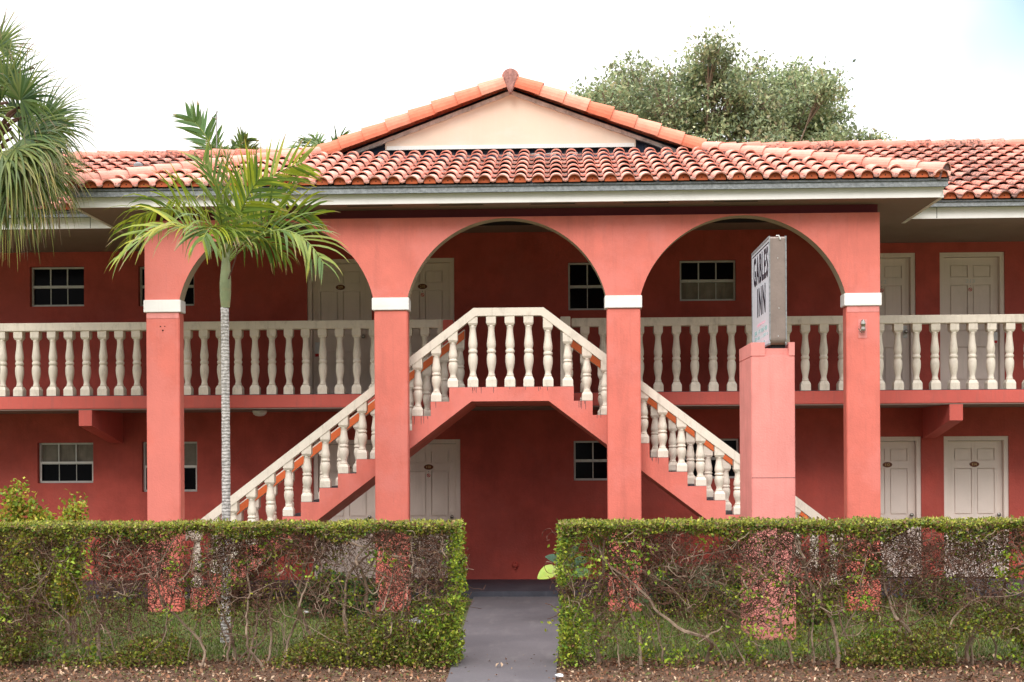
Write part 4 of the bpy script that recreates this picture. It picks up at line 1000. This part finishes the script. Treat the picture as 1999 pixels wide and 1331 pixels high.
DG_ = [(.10, .18, .035), (.14, .22, .04), (.20, .27, .05), (.26, .32, .05)]
FR = [  # start, bend, tip (photo positions), depth of bend and tip, leaflet length, twist, colours, droop
    ((436, 512), (360, 375), (236, 500), -.10, -.25, .50, .5, YL_, .55), ((437, 508), (350, 350), (252, 440), .25, .35, .46, -.4, YG_, .8),
    ((446, 512), (560, 385), (632, 515), -.15, -.35, .46, -.6, DG_, .45), ((446, 506), (530, 400), (615, 420), .2, .3, .44, .9, YG_, .35),
    ((444, 502), (480, 345), (590, 318), .1, .1, .44, 1.3, YL_, .12), ((441, 498), (452, 400), (395, 315), -.1, -.2, .42, 1.0, DG_, .15),
    ((442, 498), (440, 400), (445, 300), .1, .2, .42, 1.4, YG_, .12), ((440, 508), (425, 400), (395, 470), -.5, -.85, .48, .2, YG_, .8),
    ((443, 504), (470, 400), (560, 385), .5, .85, .46, .9, YG_, .3),
    ((440, 504), (400, 385), (330, 390), .45, .7, .46, -.9, YL_, .3), ((441, 502), (430, 400), (420, 395), -.3, -.75, .50, .9, DG_, .4),
    ((441, 500), (470, 395), (505, 350), -.3, -.5, .46, .9, YG_, .3),
    ((443, 508), (480, 420), (560, 500), .3, .5, .44, .3, DG_, .7)]
for (a, b, c, d1, d2, ll, tw, cl_, dr) in FR:
    p0 = at(*a, YPm); p1 = at(*b, YPm + d1); p2 = at(*c, YPm + d2)
    pinnate(palm, p0, p1, p2, ll * .92, 23, tw, cl_, rnd, dr * .95, .031)
# dead thin flower stalk beside the crownshaft
mb = MB(); mb.tube([at(446, 545, YPm - .05), at(458, 510, YPm - .08), at(466, 480, YPm - .1)], [.008, .007, .004], 5); mb.build('dry_stalk', M['twig'], palm)

# ------------------------------------------------------------------ fan palm at the left edge
YFp = 15.0
bx = at(-32, 700, YFp).x
fan = tag(empty('fan_palm', (bx, YFp, 0)), 'tall fan palm with drooping shredded grey green fans hanging over the left wing roof', 'palm tree')
mb = MB(); pts = [Vector((bx + .05 * math.sin(i * .6), YFp, i * .25)) for i in range(25)]; mb.tube(pts, [.17 - .002 * i + .01 * math.sin(i * 2.3) for i in range(25)], 12); mb.build('trunk', M['bark'], fan)
rnd = random.Random(8)
# brown fibrous old leaf bases
mb = MB()
for k in range(46):
    a = rnd.uniform(0, 2 * math.pi); z = rnd.uniform(4.9, 6.3); r_ = .16; p = Vector((bx + r_ * math.cos(a), YFp + r_ * math.sin(a), z)); l_ = rnd.uniform(.25, .55)
    mb.tube([p, p + Vector((math.cos(a) * l_ * .5, math.sin(a) * l_ * .5, l_ * .6)), p + Vector((math.cos(a) * l_ * .9, math.sin(a) * l_ * .9, l_ * .75))], [.035, .022, .014], 5)
mb.build('old_leaf_bases', M['twig'], fan)
FG = [(.065, .12, .03), (.09, .15, .035), (.13, .19, .045), (.04, .085, .025), (.17, .21, .055)]
FH = [(.14, .19, .045), (.19, .23, .06), (.09, .14, .035), (.26, .25, .09)]
def fanleaf(hub, direction, normal, Ln, n, droop, cols, spread=R(235)):
    direction = direction.normalized(); s_ = direction.cross(normal).normalized(); nrm = s_.cross(direction).normalized(); st = Strips()
    for k in range(n):
        a = -spread / 2 + spread * (k + .5) / n + rnd.uniform(-.02, .02); d = direction * math.cos(a) + s_ * math.sin(a); l_ = Ln * (.78 + .22 * math.cos(a * .6)) * rnd.uniform(.85, 1.08)
        pts = [hub]; m = 7; dd = (d + nrm * (.10 if k % 2 else -.06)).normalized(); dr = droop * rnd.uniform(.6, 1.5)
        for j in range(m):
            dd = (dd + Vector((0, 0, -1)) * dr * (.02 + (.055 * j ** 1.35) * (1.0))).normalized(); pts.append(pts[-1] + dd * l_ / m)
        side = d.cross(nrm).normalized(); side = (side + nrm * rnd.uniform(-.3, .3)).normalized(); w = .030
        c = list(rnd.choice(cols)); v = rnd.uniform(.8, 1.25); c = [q * v for q in c]; tip = [c[0] * 1.7, c[1] * 1.4, c[2] * 1.3] if rnd.random() < .6 else [.24, .17, .10]
        st.blade(pts, [.008, w, w * 1.15, w * .8, w * .55, w * .4, w * .25, w * .05], side, [c, c, c, c, c, tip, tip])
    return st.build('fan_leaf', M['frond'], fan)
top = Vector((bx + .02, YFp, 6.05))
HUB = [((12, 165), (.55, -.2, .85), -.2, .70, .25), ((-30, 130), (.1, 0, 1), .1, .75, .25), ((40, 195), (.8, -.3, .75), -.5, .75, .4), ((82, 238), (1, -.2, .25), -.1, .80, .5), ((35, 232), (.8, .3, .6), .4, .8, .4),
       ((45, 270), (.9, -.4, -.2), -.5, .8, 1.0), ((95, 250), (1, 0, .05), .1, .70, .7), ((30, 290), (.5, -.7, -.4), -.6, 1.05, 1.4), ((50, 305), (.7, -.1, -.7), -.1, 1.05, 1.4), ((5, 300), (.1, -.8, -.6), -.7, 1.15, 1.6),
       ((-40, 290), (-.5, -.6, -.5), -.5, 1.1, 1.4), ((-70, 220), (-1, -.2, .3), -.2, .8, .6), ((-60, 160), (-.7, 0, .9), .2, .8, .4), ((62, 320), (.55, .3, -.7), .4, .95, 1.3), ((25, 325), (.3, -.2, -.9), -.2, 1.15, 1.2),
       ((-80, 300), (-.9, .1, -.5), .3, 1.0, 1.2), ((35, 335), (.5, -.5, -.8), -.55, 1.0, 1.3), ((-20, 345), (-.1, -.5, -.9), -.5, 1.1, 1.2), ((70, 285), (.8, -.5, -.3), -.5, .7, 1.2), ((0, 200), (.2, -.9, .4), -.8, .7, .6),
       ((80, 335), (.35, .1, -.9), .1, .8, 1.2), ((-5, 90), (.45, .2, 1), .3, .55, .2), ((10, 355), (.2, -.3, -.9), -.35, 1.05, 1.1)]
pm = MB()
for (h, d, dy, ln, dr) in HUB:
    hub = at(*h, YFp + dy * .8); dv = Vector(d); nr = Vector((dv.x * .2, -1, .35 + abs(dv.z) * .2))
    o = fanleaf(hub, dv, nr, ln, 44, dr, FH if dr > 1.1 and rnd.random() < .7 else FG)
    mid = (top + hub) / 2 + Vector((0, 0, .12)); mb = MB(); mb.tube([top, mid, hub], [.016, .012, .008], 5); mb.build('petiole', M['midrib'], o)

# ------------------------------------------------------------------ distant palms behind the left wing
def far_palm(px, py, Y, size, n, label, seed):
    rnd_ = random.Random(seed); c = at(px, py, Y); o = tag(empty('distant_palm', (c.x, Y, 0)), label, 'palm tree', 'palms behind the roof')
    mb = MB(); mb.tube([(c.x, Y, 0), (c.x + .1, Y, c.z * .5), (c.x, Y, c.z - .1)], [.16, .12, .09], 8); mb.build('trunk', M['ringed'], o)
    for k in range(n):
        a = 2 * math.pi * k / n + rnd_.uniform(-.2, .2); el = rnd_.uniform(.2, 1.2); l_ = size * rnd_.uniform(.8, 1.1)
        d = Vector((math.cos(a) * math.cos(el), math.sin(a) * math.cos(el), math.sin(el)))
        p1 = c + d * l_ * .6 + Vector((0, 0, l_ * .15)); p2 = c + d * l_ + Vector((0, 0, -l_ * .25 * math.cos(el)))
        pinnate(o, c, p1, p2, size * .38, 15, rnd_.uniform(-.8, .8), [(.09, .16, .04), (.12, .2, .05), (.16, .24, .06), (.07, .12, .05)], rnd_, .3, .05, .12, rr=.015)
far_palm(455, 322, 26, .72, 8, 'dark green feather palm showing above the roof behind the young palm', 3)
far_palm(636, 312, 29, .85, 8, 'small feather palm top peeking over the roof left of the gable', 4)
c = at(425, 330, 26); d_ = at(368, 228, 26); o = bpy.data.objects.get('distant_palm'); pinnate(o, c, at(412, 262, 26), d_, .45, 20, 1.2, [(.08, .17, .04), (.11, .2, .05)], random.Random(2), .1, .07, .1, rr=.02)

# ------------------------------------------------------------------ broadleaf tree behind the right side of the roof
YT = 31.0
tb_ = at(1400, 700, YT); tree = tag(empty('shade_tree', (tb_.x, YT, 0)), 'large loose crowned grey green tree rising behind the right side of the roof', 'tree')
rnd = random.Random(14)
LOBES = [(1185, 215, 62, 55), (1240, 175, 62, 60), (1225, 240, 80, 60), (1300, 215, 60, 70), (1330, 250, 90, 60), (1385, 105, 34, 34), (1390, 150, 52, 50), (1395, 205, 70, 60), (1455, 160, 55, 45), (1470, 215, 80, 60), (1520, 195, 62, 60), (1545, 160, 50, 34),
         (1570, 200, 62, 55), (1610, 235, 55, 55), (1600, 180, 42, 32), (1560, 260, 90, 50), (1440, 270, 110, 50), (1630, 275, 40, 30), (1345, 165, 40, 45), (1285, 165, 30, 30), (1150, 200, 40, 30), (1165, 235, 50, 34), (1700, 285, 22, 14), (1400, 320, 200, 50), (1250, 300, 110, 50)]
mb = MB(); fork = Vector((tb_.x, YT, 3.4)); mb.tube([(tb_.x, YT, 0), (tb_.x + .1, YT, 1.8), fork], [.34, .28, .24], 10)
P = []; S_ = []; C_ = []
tc_ = np.array([(.22, .28, .15), (.31, .37, .19), (.42, .46, .25), (.16, .21, .13), (.44, .43, .25), (.40, .35, .22)])
for (x, y, rx, ry) in LOBES:
    dy = rnd.uniform(-1.6, 1.6); c = at(x, y, YT + dy); k = F / YT; rx_, rz_ = rx / k, ry / k
    mid = (fork + c) / 2 + Vector((rnd.uniform(-.3, .3), rnd.uniform(-.3, .3), -.2)); mb.tube([fork, mid, c], [.10, .045, .012], 6)
    nsub = int(10 + rx * ry / 90)
    for q in range(nsub):      # small sprays with gaps between them
        u = np.array([rnd.gauss(0, 1) for _ in range(3)]); u /= np.linalg.norm(u); rr_ = rnd.random() ** .45
        cc = Vector((c.x + u[0] * rx_ * rr_, c.y + u[1] * (rx_ + .2) * rr_, c.z + u[2] * rz_ * rr_)); mb.tube([c.lerp(cc, .3) if rnd.random() < .5 else mid.lerp(c, .8), c.lerp(cc, .7), cc + Vector((0, 0, .08))], [.018, .011, .004], 4)
        m_ = rnd.randint(24, 54); w = rnd.uniform(.11, .22); G = RNG.normal(size=(m_, 3)) * w * [1, 1, .8] + np.array(cc)
        P.append(G); S_.append(RNG.uniform(.08, .15, m_)); tone = rnd.uniform(.65, 1.45); C_.append(tc_[RNG.choice(6, m_, p=[.3, .25, .18, .15, .07, .05])] * tone)
mb.build('trunk', M['bark'], tree)
leaves('crown', np.concatenate(P), np.concatenate(S_), np.concatenate(C_), M['treeleaf'], tree, up=.6, aspect=.5)

# ------------------------------------------------------------------ hedges
def inside(p, bx_): return bx_[0] < p.x < bx_[1] and bx_[2] < p.y < bx_[3]
def hedge(x0, x1, y0, y1, H, label, seed, endx, ncl):
    rnd = random.Random(seed); o = tag(empty('hedge', ((x0 + x1) / 2, (y0 + y1) / 2, 0)), label, 'hedge', 'clipped hedges beside the path')
    big = MB(); fine = MB(); pale = big; tips = []
    def grow(p, d, r, zmax, lvl, mb_, kink, steps):
        pts = [p.copy()]; rs = [r]; st = .055 if lvl == 0 else .04
        for i in range(steps):
            d = (d + Vector((rnd.gauss(0, kink), rnd.gauss(0, kink), rnd.gauss(0, kink * .7))) + Vector((0, 0, .06 if lvl == 0 else .02))).normalized()
            if p.x < x0 + .03: d.x = abs(d.x)
            if p.x > x1 - .03: d.x = -abs(d.x)
            if p.y < y0 + .04: d.y = abs(d.y) * .6
            if p.y > y1 - .04: d.y = -abs(d.y) * .6
            p = p + d * st
            if p.z > zmax: d.z = -abs(d.z) * .3; p.z = zmax
            if p.z < .03: p.z = .03; d.z = abs(d.z)
            r *= .972 if lvl == 0 else .93; pts.append(p.copy()); rs.append(max(r, .0011))
            pr = .20 if lvl == 0 else (.20 if lvl == 1 else .12)
            if lvl < 3 and i > 1 and rnd.random() < pr * (1.35 if p.z > .55 else .75):
                dd = (d + Vector((rnd.gauss(0, .8), rnd.gauss(0, .6), rnd.gauss(.1, .55)))).normalized()
                grow(p.copy(), dd, r * rnd.uniform(.5, .75), zmax, lvl + 1, fine if lvl >= 1 else mb_, kink * 1.15, rnd.randint(6, 15) if lvl == 0 else rnd.randint(4, 10))
        mb_.tube(pts, rs, 5 if lvl == 0 else 3)
        tips.append(pts[-1])
    x = x0 + .08
    while x < x1 - .05:
        for q in range(rnd.choice([1, 1, 2, 3])):
            p = Vector((min(x1 - .05, x + rnd.uniform(-.03, .03)), rnd.uniform(y0 + .10, y1 - .1), 0)); lean = Vector((rnd.gauss(0, .32), rnd.gauss(0, .15), 1)).normalized()
            grow(p, lean, rnd.choice([.005, .007, .008, .010, .014, .021]), H - .07, 0, big, .21, rnd.randint(22, 36))
        x += rnd.uniform(.12, .26)
    # brown hair-like twigs, thickest under the clipped top
    for _ in range(int(1450 * (x1 - x0))):
        t = rnd.random() ** .50; z = .12 + (H - .2) * t; p = Vector((rnd.uniform(x0, x1), rnd.uniform(y0, y1), z))
        if noise.noise(Vector((p.x * 1.9, 0, z * 1.8 + seed))) < -.18: continue
        d = Vector((rnd.gauss(0, 1), rnd.gauss(0, .6), rnd.gauss(0, .8))).normalized(); pts = [p]
        for i in range(rnd.randint(5, 12)):
            d = (d + Vector((rnd.gauss(0, .42), rnd.gauss(0, .35), rnd.gauss(0, .42)))).normalized(); p = p + d * .026; p.z = min(p.z, H - .02); pts.append(p)
        fine.tube(pts, rnd.uniform(.0018, .0036), 3) if rnd.random() < .8 else pale.tube(pts, rnd.uniform(.002, .004), 3)
    big.build('stems', M['bark'], o); fine.build('twigs', M['twig'], o)
    greens = [(.10, .17, .020), (.16, .22, .024), (.24, .28, .030), (.33, .34, .035), (.07, .12, .025)]
    bright = [(.20, .34, .03), (.30, .42, .04), (.40, .46, .05), (.12, .24, .03), (.34, .44, .05)]
    olive = [(.18, .19, .05), (.26, .25, .06), (.12, .13, .035), (.19, .16, .05), (.20, .11, .05)]
    brown = [(.18, .09, .05), (.13, .06, .04), (.25, .15, .08)]
    P, S_, C_ = [], [], []
    def add(p, s, c): P.append(p); S_.append(s); C_.append(c)
    L_ = x1 - x0
    n = int(3600 * L_); X = RNG.uniform(x0, x1, n); Y = RNG.uniform(y0 - .015, y1 + .015, n)
    topz = np.array([H + .032 * noise.noise(Vector((a * 3, b * 3, seed))) + .01 * noise.noise(Vector((a * 11, b * 9, seed))) for a, b in zip(X, Y)])
    th_ = np.array([.012 + .036 * max(0, noise.noise(Vector((a * 2.1, 3, seed))) + .3) for a in X]); Z = topz - np.abs(RNG.normal(size=n)) * th_; add(np.stack([X, Y, Z], 1), RNG.uniform(.018, .042, n), pick([(.26, .27, .05), (.34, .34, .06), (.20, .22, .045), (.14, .18, .03), (.30, .22, .10), (.36, .38, .06)], n, .28))
    n = int(2100 * L_); X = RNG.uniform(x0, x1, n); Y = y0 + RNG.uniform(-.02, .12, n)      # fringe hanging below the front edge of the top
    dep = np.array([max(.02, .10 + .14 * noise.noise(Vector((a * 2.3, 7, seed)))) for a in X]); Z = H - RNG.random(n) * dep; add(np.stack([X, Y, Z], 1), RNG.uniform(.02, .04, n), pick(greens + olive[3:] + brown[:1], n, .3))
    # leafy sprays scattered over the face
    for _ in range(int(ncl * L_)):
        cx_, cz_ = rnd.uniform(x0, x1), rnd.uniform(.06, H - .10); cy_ = rnd.uniform(y0, y1); dn = noise.noise(Vector((cx_ * 1.3, 2, cz_ * 1.5 + seed * 3)))
        if dn < rnd.uniform(-.35, .3): continue
        m = rnd.randint(12, 46); w = rnd.uniform(.03, .08); pal = bright if rnd.random() < .62 else greens
        add(RNG.normal(size=(m, 3)) * w * [1, .8, .8] + [cx_, cy_, cz_], RNG.uniform(.028, .052, m), pick(pal, m, .2))
    # dull small leaves low down
    n = int(6200 * L_); X = RNG.uniform(x0, x1, n); Z = np.abs(RNG.normal(size=n)) * .27 + .02; Y = RNG.uniform(y0, y1, n)
    keep = np.array([noise.noise(Vector((a * 1.15, 5, z * 1.8 + seed))) > -.10 + z * .40 for a, z in zip(X, Z)]); k_ = keep & (Z < .95); add(np.stack([X, Y, Z], 1)[k_], RNG.uniform(.022, .042, k_.sum()), pick(olive + greens[:4] + brown[:1], k_.sum(), .3))
    n = int(1500 * L_); add(np.stack([RNG.uniform(x0, x1, n), RNG.uniform(y0, y1, n), RNG.uniform(.2, H, n)], 1), RNG.uniform(.015, .03, n), pick(brown + olive, n, .3))
    # curtain of leaves on the end beside the path
    n = 3600; sg = 1 if endx > (x0 + x1) / 2 else -1
    Z = RNG.uniform(.05, H, n); X = endx - sg * np.abs(RNG.normal(size=n)) * (.07 + .10 * (Z < .7)) + sg * .02; Y = RNG.uniform(y0, y1, n); X += sg * np.array([.05 * noise.noise(Vector((0, b * 4, z * 4 + seed))) for b, z in zip(Y, Z)])
    kp = np.array([noise.noise(Vector((3, b * 5, z * 5 + seed))) > -.25 for b, z in zip(Y, Z)]); add(np.stack([X, Y, Z], 1)[kp], RNG.uniform(.024, .044, kp.sum()), pick(bright + greens, kp.sum(), .22))
    leaves('foliage', np.concatenate(P), np.concatenate(S_), np.concatenate(C_), M['leaf'], o, up=.25, aspect=.6)
    return o
YH0, YH1 = 11.50, 12.10
hl = at(895, 1100, YH0).x; hr_ = at(1094, 1100, YH0).x
HT = at(900, 1023, YH0).z
hedge(-6.3, hl, YH0, YH1, HT, 'clipped half bare hedge with tangled pale stems, left of the path', 3, hl, 64)
hedge(hr_, 5.6, YH0, YH1, HT, 'clipped half bare hedge, greener and leafier low down, right of the path', 7, hr_, 84)

# ------------------------------------------------------------------ other plants
def shrub(name, label, cx_, cy_, h, w, nst, cols, sz, seed, per=60, z0=.3, cat='shrub'):
    rnd = random.Random(seed); o = tag(empty(name, (cx_, cy_, 0)), label, cat); mb = MB(); P, S_, C_ = [], [], []
    for k in range(nst):
        a = rnd.uniform(0, 6.28); r_ = w * rnd.random() ** .6; t = Vector((cx_ + r_ * math.cos(a), cy_ + r_ * .5 * math.sin(a), h * rnd.uniform(.72, 1.0) * (1 - .25 * (r_ / w) ** 2)))
        b = Vector((cx_ + rnd.uniform(-.08, .08), cy_ + rnd.uniform(-.08, .08), 0)); m = b.lerp(t, .5) + Vector((rnd.uniform(-.06, .06), 0, .08)); mb.tube([b, m, t], [.012, .008, .003], 5)
        for q in range(rnd.randint(3, 6)):
            f = rnd.uniform(z0, 1.0); c = bez(b, m, t, f); nn_ = rnd.randint(per // 2, per); P.append(RNG.normal(size=(nn_, 3)) * rnd.uniform(.03, .065) + np.array(c)); S_.append(RNG.uniform(.7, 1.2, nn_) * sz); C_.append(pick(cols, nn_, .2))
    mb.build('stems', M['bark'], o); leaves('foliage', np.concatenate(P), np.concatenate(S_), np.concatenate(C_), M['leaf'], o, up=.4, aspect=.6); return o
yb_ = [(.33, .36, .035), (.42, .42, .05), (.22, .29, .03), (.15, .23, .03), (.46, .30, .05)]
p = at(45, 960, 13.3); shrub('yellow_shrub', 'bushy yellow green shrub standing behind the left hedge below the lower window', p.x, 13.3, at(45, 938, 13.3).z, .42, 46, yb_, .052, 3, 120)
p = at(140, 960, 13.1); shrub('yellow_shrub', 'narrow yellow green shrub sprig just right of the bushier one behind the left hedge', p.x, 13.1, at(140, 948, 13.1).z, .10, 14, yb_, .05, 4, 110)
dk_ = [(.035, .075, .025), (.05, .10, .03), (.07, .13, .04), (.03, .05, .02)]
for i, (px, w, h, lb_) in enumerate(((640, .5, .55, 'low dark green shrub below the left stair flight'), (700, .35, .45, 'low dark green shrub beside the second column'), (1310, .4, .62, 'dark leafy shrub below the right stair flight, nearer the path'),
        (1400, .5, .70, 'dark leafy shrub below the right stair flight, nearer the sign pillar'), (1570, .35, .5, 'small green shrub behind the hedge right of the sign pillar'), (1830, .5, .45, 'low green shrub behind the right hedge in front of the right hand doors'), (90, .5, .4, 'low green shrub behind the left hedge below the left window'))):
    p = at(px, 1180, 15.4); shrub('dark_shrub', lb_, p.x, 15.3 if px not in (1570,) else 14.6, h, w, 24, dk_ if i < 4 else yb_[2:4] + dk_[1:3], .055, 20 + i, 44, .2)
# broad leaved plant with one lime leaf leaning over the path
def bigleaf(mb, base_, dirv, L_, W_, col, tilt):
    d = dirv.normalized(); s_ = d.cross(Vector((0, 0, 1))).normalized(); n_ = s_.cross(d).normalized(); n_ = (n_ + Vector((0, -tilt, 0))).normalized(); s_ = d.cross(n_).normalized()
    K = 10; rows = []
    for i in range(K + 1):
        t = i / K; w = W_ * (math.sin(math.pi * (t * .86 + .12)) ** .8) * (1 if t > .1 else .8); c = base_ + d * L_ * (t - .12) + n_ * (-.10 * L_ * t * t)
        rows.append([c - s_ * w + n_ * w * .18 - (d * L_ * .10 if i == 0 else Vector((0, 0, 0))), c - s_ * w * .5 + n_ * w * .03, c, c + s_ * w * .5 + n_ * w * .03, c + s_ * w + n_ * w * .18 - (d * L_ * .10 if i == 0 else Vector((0, 0, 0)))])
    for i in range(K):
        for j in range(4): v = 1.0 if j in (1, 2) else 1.12; mb.face([rows[i][j], rows[i][j + 1], rows[i + 1][j + 1], rows[i + 1][j]], tuple(q * v * random.uniform(.92, 1.06) for q in col))
pc = at(1098, 1170, 14.8); ee = tag(empty('broad_leaf_plant', (pc.x, 14.8, 0)), 'broad leaved plant at the path edge with one lime green leaf leaning over the path', 'plant')
for k, (px, py, dy, dx, dz, L_, W_, col) in enumerate(((1086, 1112, -.1, -1, -.35, .27, .115, (.36, .46, .09)), (1100, 1098, .1, -.8, .35, .26, .09, (.06, .12, .075)), (1112, 1092, 0, .4, .8, .25, .1, (.05, .11, .05)), (1120, 1120, -.1, .7, .1, .24, .09, (.07, .14, .05)), (1100, 1130, -.2, -.3, .3, .2, .07, (.30, .36, .08)), (1118, 1105, .2, .9, .5, .26, .1, (.05, .1, .05)))):
    h_ = at(px, py, 14.8 + dy); mb = MB(); bigleaf(mb, h_, Vector((dx, -.2, dz)), L_, W_, col, .7); lf = mb.build('leaf', M['leaf'], ee, True)
    mb = MB(); b_ = Vector((pc.x + .03 * math.sin(k * 2), 14.8, 0)); mb.tube([b_, b_.lerp(h_, .5) + Vector((.03, 0, .06)), h_], [.009, .007, .004], 6); mb.build('leaf_stalk', M['midrib'], lf)
# another with large dark leaves below the right stair flight
pc = at(1355, 1170, 14.9); ee = tag(empty('broad_leaf_plant', (pc.x, 14.9, 0)), 'dark big leaved plant behind the right hedge below the right stair flight', 'plant')
rnd = random.Random(6)
for k in range(15):
    a = rnd.uniform(0, 6.28); h_ = Vector((pc.x + rnd.uniform(-.55, .55), 14.9 + rnd.uniform(-.3, .3), rnd.uniform(.25, .62))); mb = MB(); bigleaf(mb, h_, Vector((math.cos(a), -.4, rnd.uniform(-.3, .5))), .28, .10, (.05, .09, .035), .6); lf = mb.build('leaf', M['leaf'], ee, True)
    mb = MB(); b_ = Vector((pc.x + (h_.x - pc.x) * .5, 14.9, 0)); mb.tube([b_, h_], [.008, .004], 5); mb.build('leaf_stalk', M['midrib'], lf)

# ------------------------------------------------------------------ lawn, leaf litter
def blades(name, n, xr, yr, hh, cols, skip=None):
    X = RNG.uniform(*xr, n); Y = RNG.uniform(*yr, n)
    if skip is not None: k = ~skip(X, Y); X, Y = X[k], Y[k]
    n = len(X); H_ = RNG.uniform(.4, 1.2, n) * hh; a = RNG.uniform(0, 2 * np.pi, n); w = .004 + .003 * RNG.random(n); lx = RNG.normal(size=n) * .4 * H_; ly = RNG.normal(size=n) * .4 * H_
    V = np.stack([np.stack([X - np.cos(a) * w, Y - np.sin(a) * w, 0 * X], 1), np.stack([X + np.cos(a) * w, Y + np.sin(a) * w, 0 * X], 1), np.stack([X + lx, Y + ly, H_], 1)], 1).reshape(-1, 3)
    me = bpy.data.meshes.new(name); me.vertices.add(3 * n); me.vertices.foreach_set('co', V.ravel()); me.loops.add(3 * n); me.loops.foreach_set('vertex_index', np.arange(3 * n, dtype=np.int32)); me.polygons.add(n)
    me.polygons.foreach_set('loop_start', np.arange(0, 3 * n, 3, dtype=np.int32)); me.polygons.foreach_set('loop_total', np.full(n, 3, dtype=np.int32)); me.update(calc_edges=True); me.validate()
    ca = me.color_attributes.new('tint', 'FLOAT_COLOR', 'POINT'); cc = np.ones((n, 3, 4)); cc[:, :, :3] = pick(cols, n, .25)[:, None, :]; ca.data.foreach_set('color', cc.ravel()); return link(name, me, M['leaf'])
onpath = lambda X, Y: (X > -1.12) & (X < .06)
gr_ = blades('grass', 90000, (-7.5, 6.5), (12.1, 17.2), .05, [(.10, .17, .03), (.16, .24, .04), (.07, .11, .03), (.20, .18, .07)], onpath); tag(gr_, 'short green lawn between the hedges and the motel', 'grass', kind='stuff')
n = 16000; X = RNG.uniform(-7, 6.2, n); Y = 10.2 + 2.0 * RNG.random(n) ** .8; k = ~((X > -.96) & (X < .02)) | (RNG.random(n) < .02); X, Y = X[k], Y[k]; n = len(X)
Z = .012 + .02 * RNG.random(n); Z[(X > -.96) & (X < .02)] = .036
lt = leaves('leaf_litter', np.stack([X, Y, Z], 1), RNG.uniform(.012, .055, n), pick([(.26, .12, .065), (.18, .08, .045), (.34, .19, .11), (.14, .065, .04), (.45, .32, .22), (.12, .13, .04)], n, .25), M['litter'], None, up=1.2, aspect=.55, bend=.5); tag(lt, 'brown fallen leaves covering the planting bed', 'leaf litter', kind='stuff')
for (px, py, s_, lb_) in ((1092, 1320, .04, 'crumpled white paper scrap on the leaf litter at the right edge of the path'), (812, 1212, .07, 'crumpled pale plastic bag caught low inside the left hedge'), (600, 1184, .05, 'white paper scrap lying on the lawn behind the left hedge')):
    Yp = 11.05 if px > 1000 else (11.8 if px > 700 else 15.6); c = at(px, py, Yp); rn = random.Random(px); bm = bmesh.new(); bmesh.ops.create_icosphere(bm, subdivisions=2, radius=s_)
    zc0 = c.z if px == 812 else .02
    for v in bm.verts: v.co *= rn.uniform(.55, 1.1); v.co.z *= .5; v.co += Vector((c.x, Yp, zc0 + (.0 if px == 812 else .012)))
    me = bpy.data.meshes.new('litter_scrap'); bm.to_mesh(me); bm.free(); tag(link('litter_scrap', me, M['paper']), lb_, 'litter')
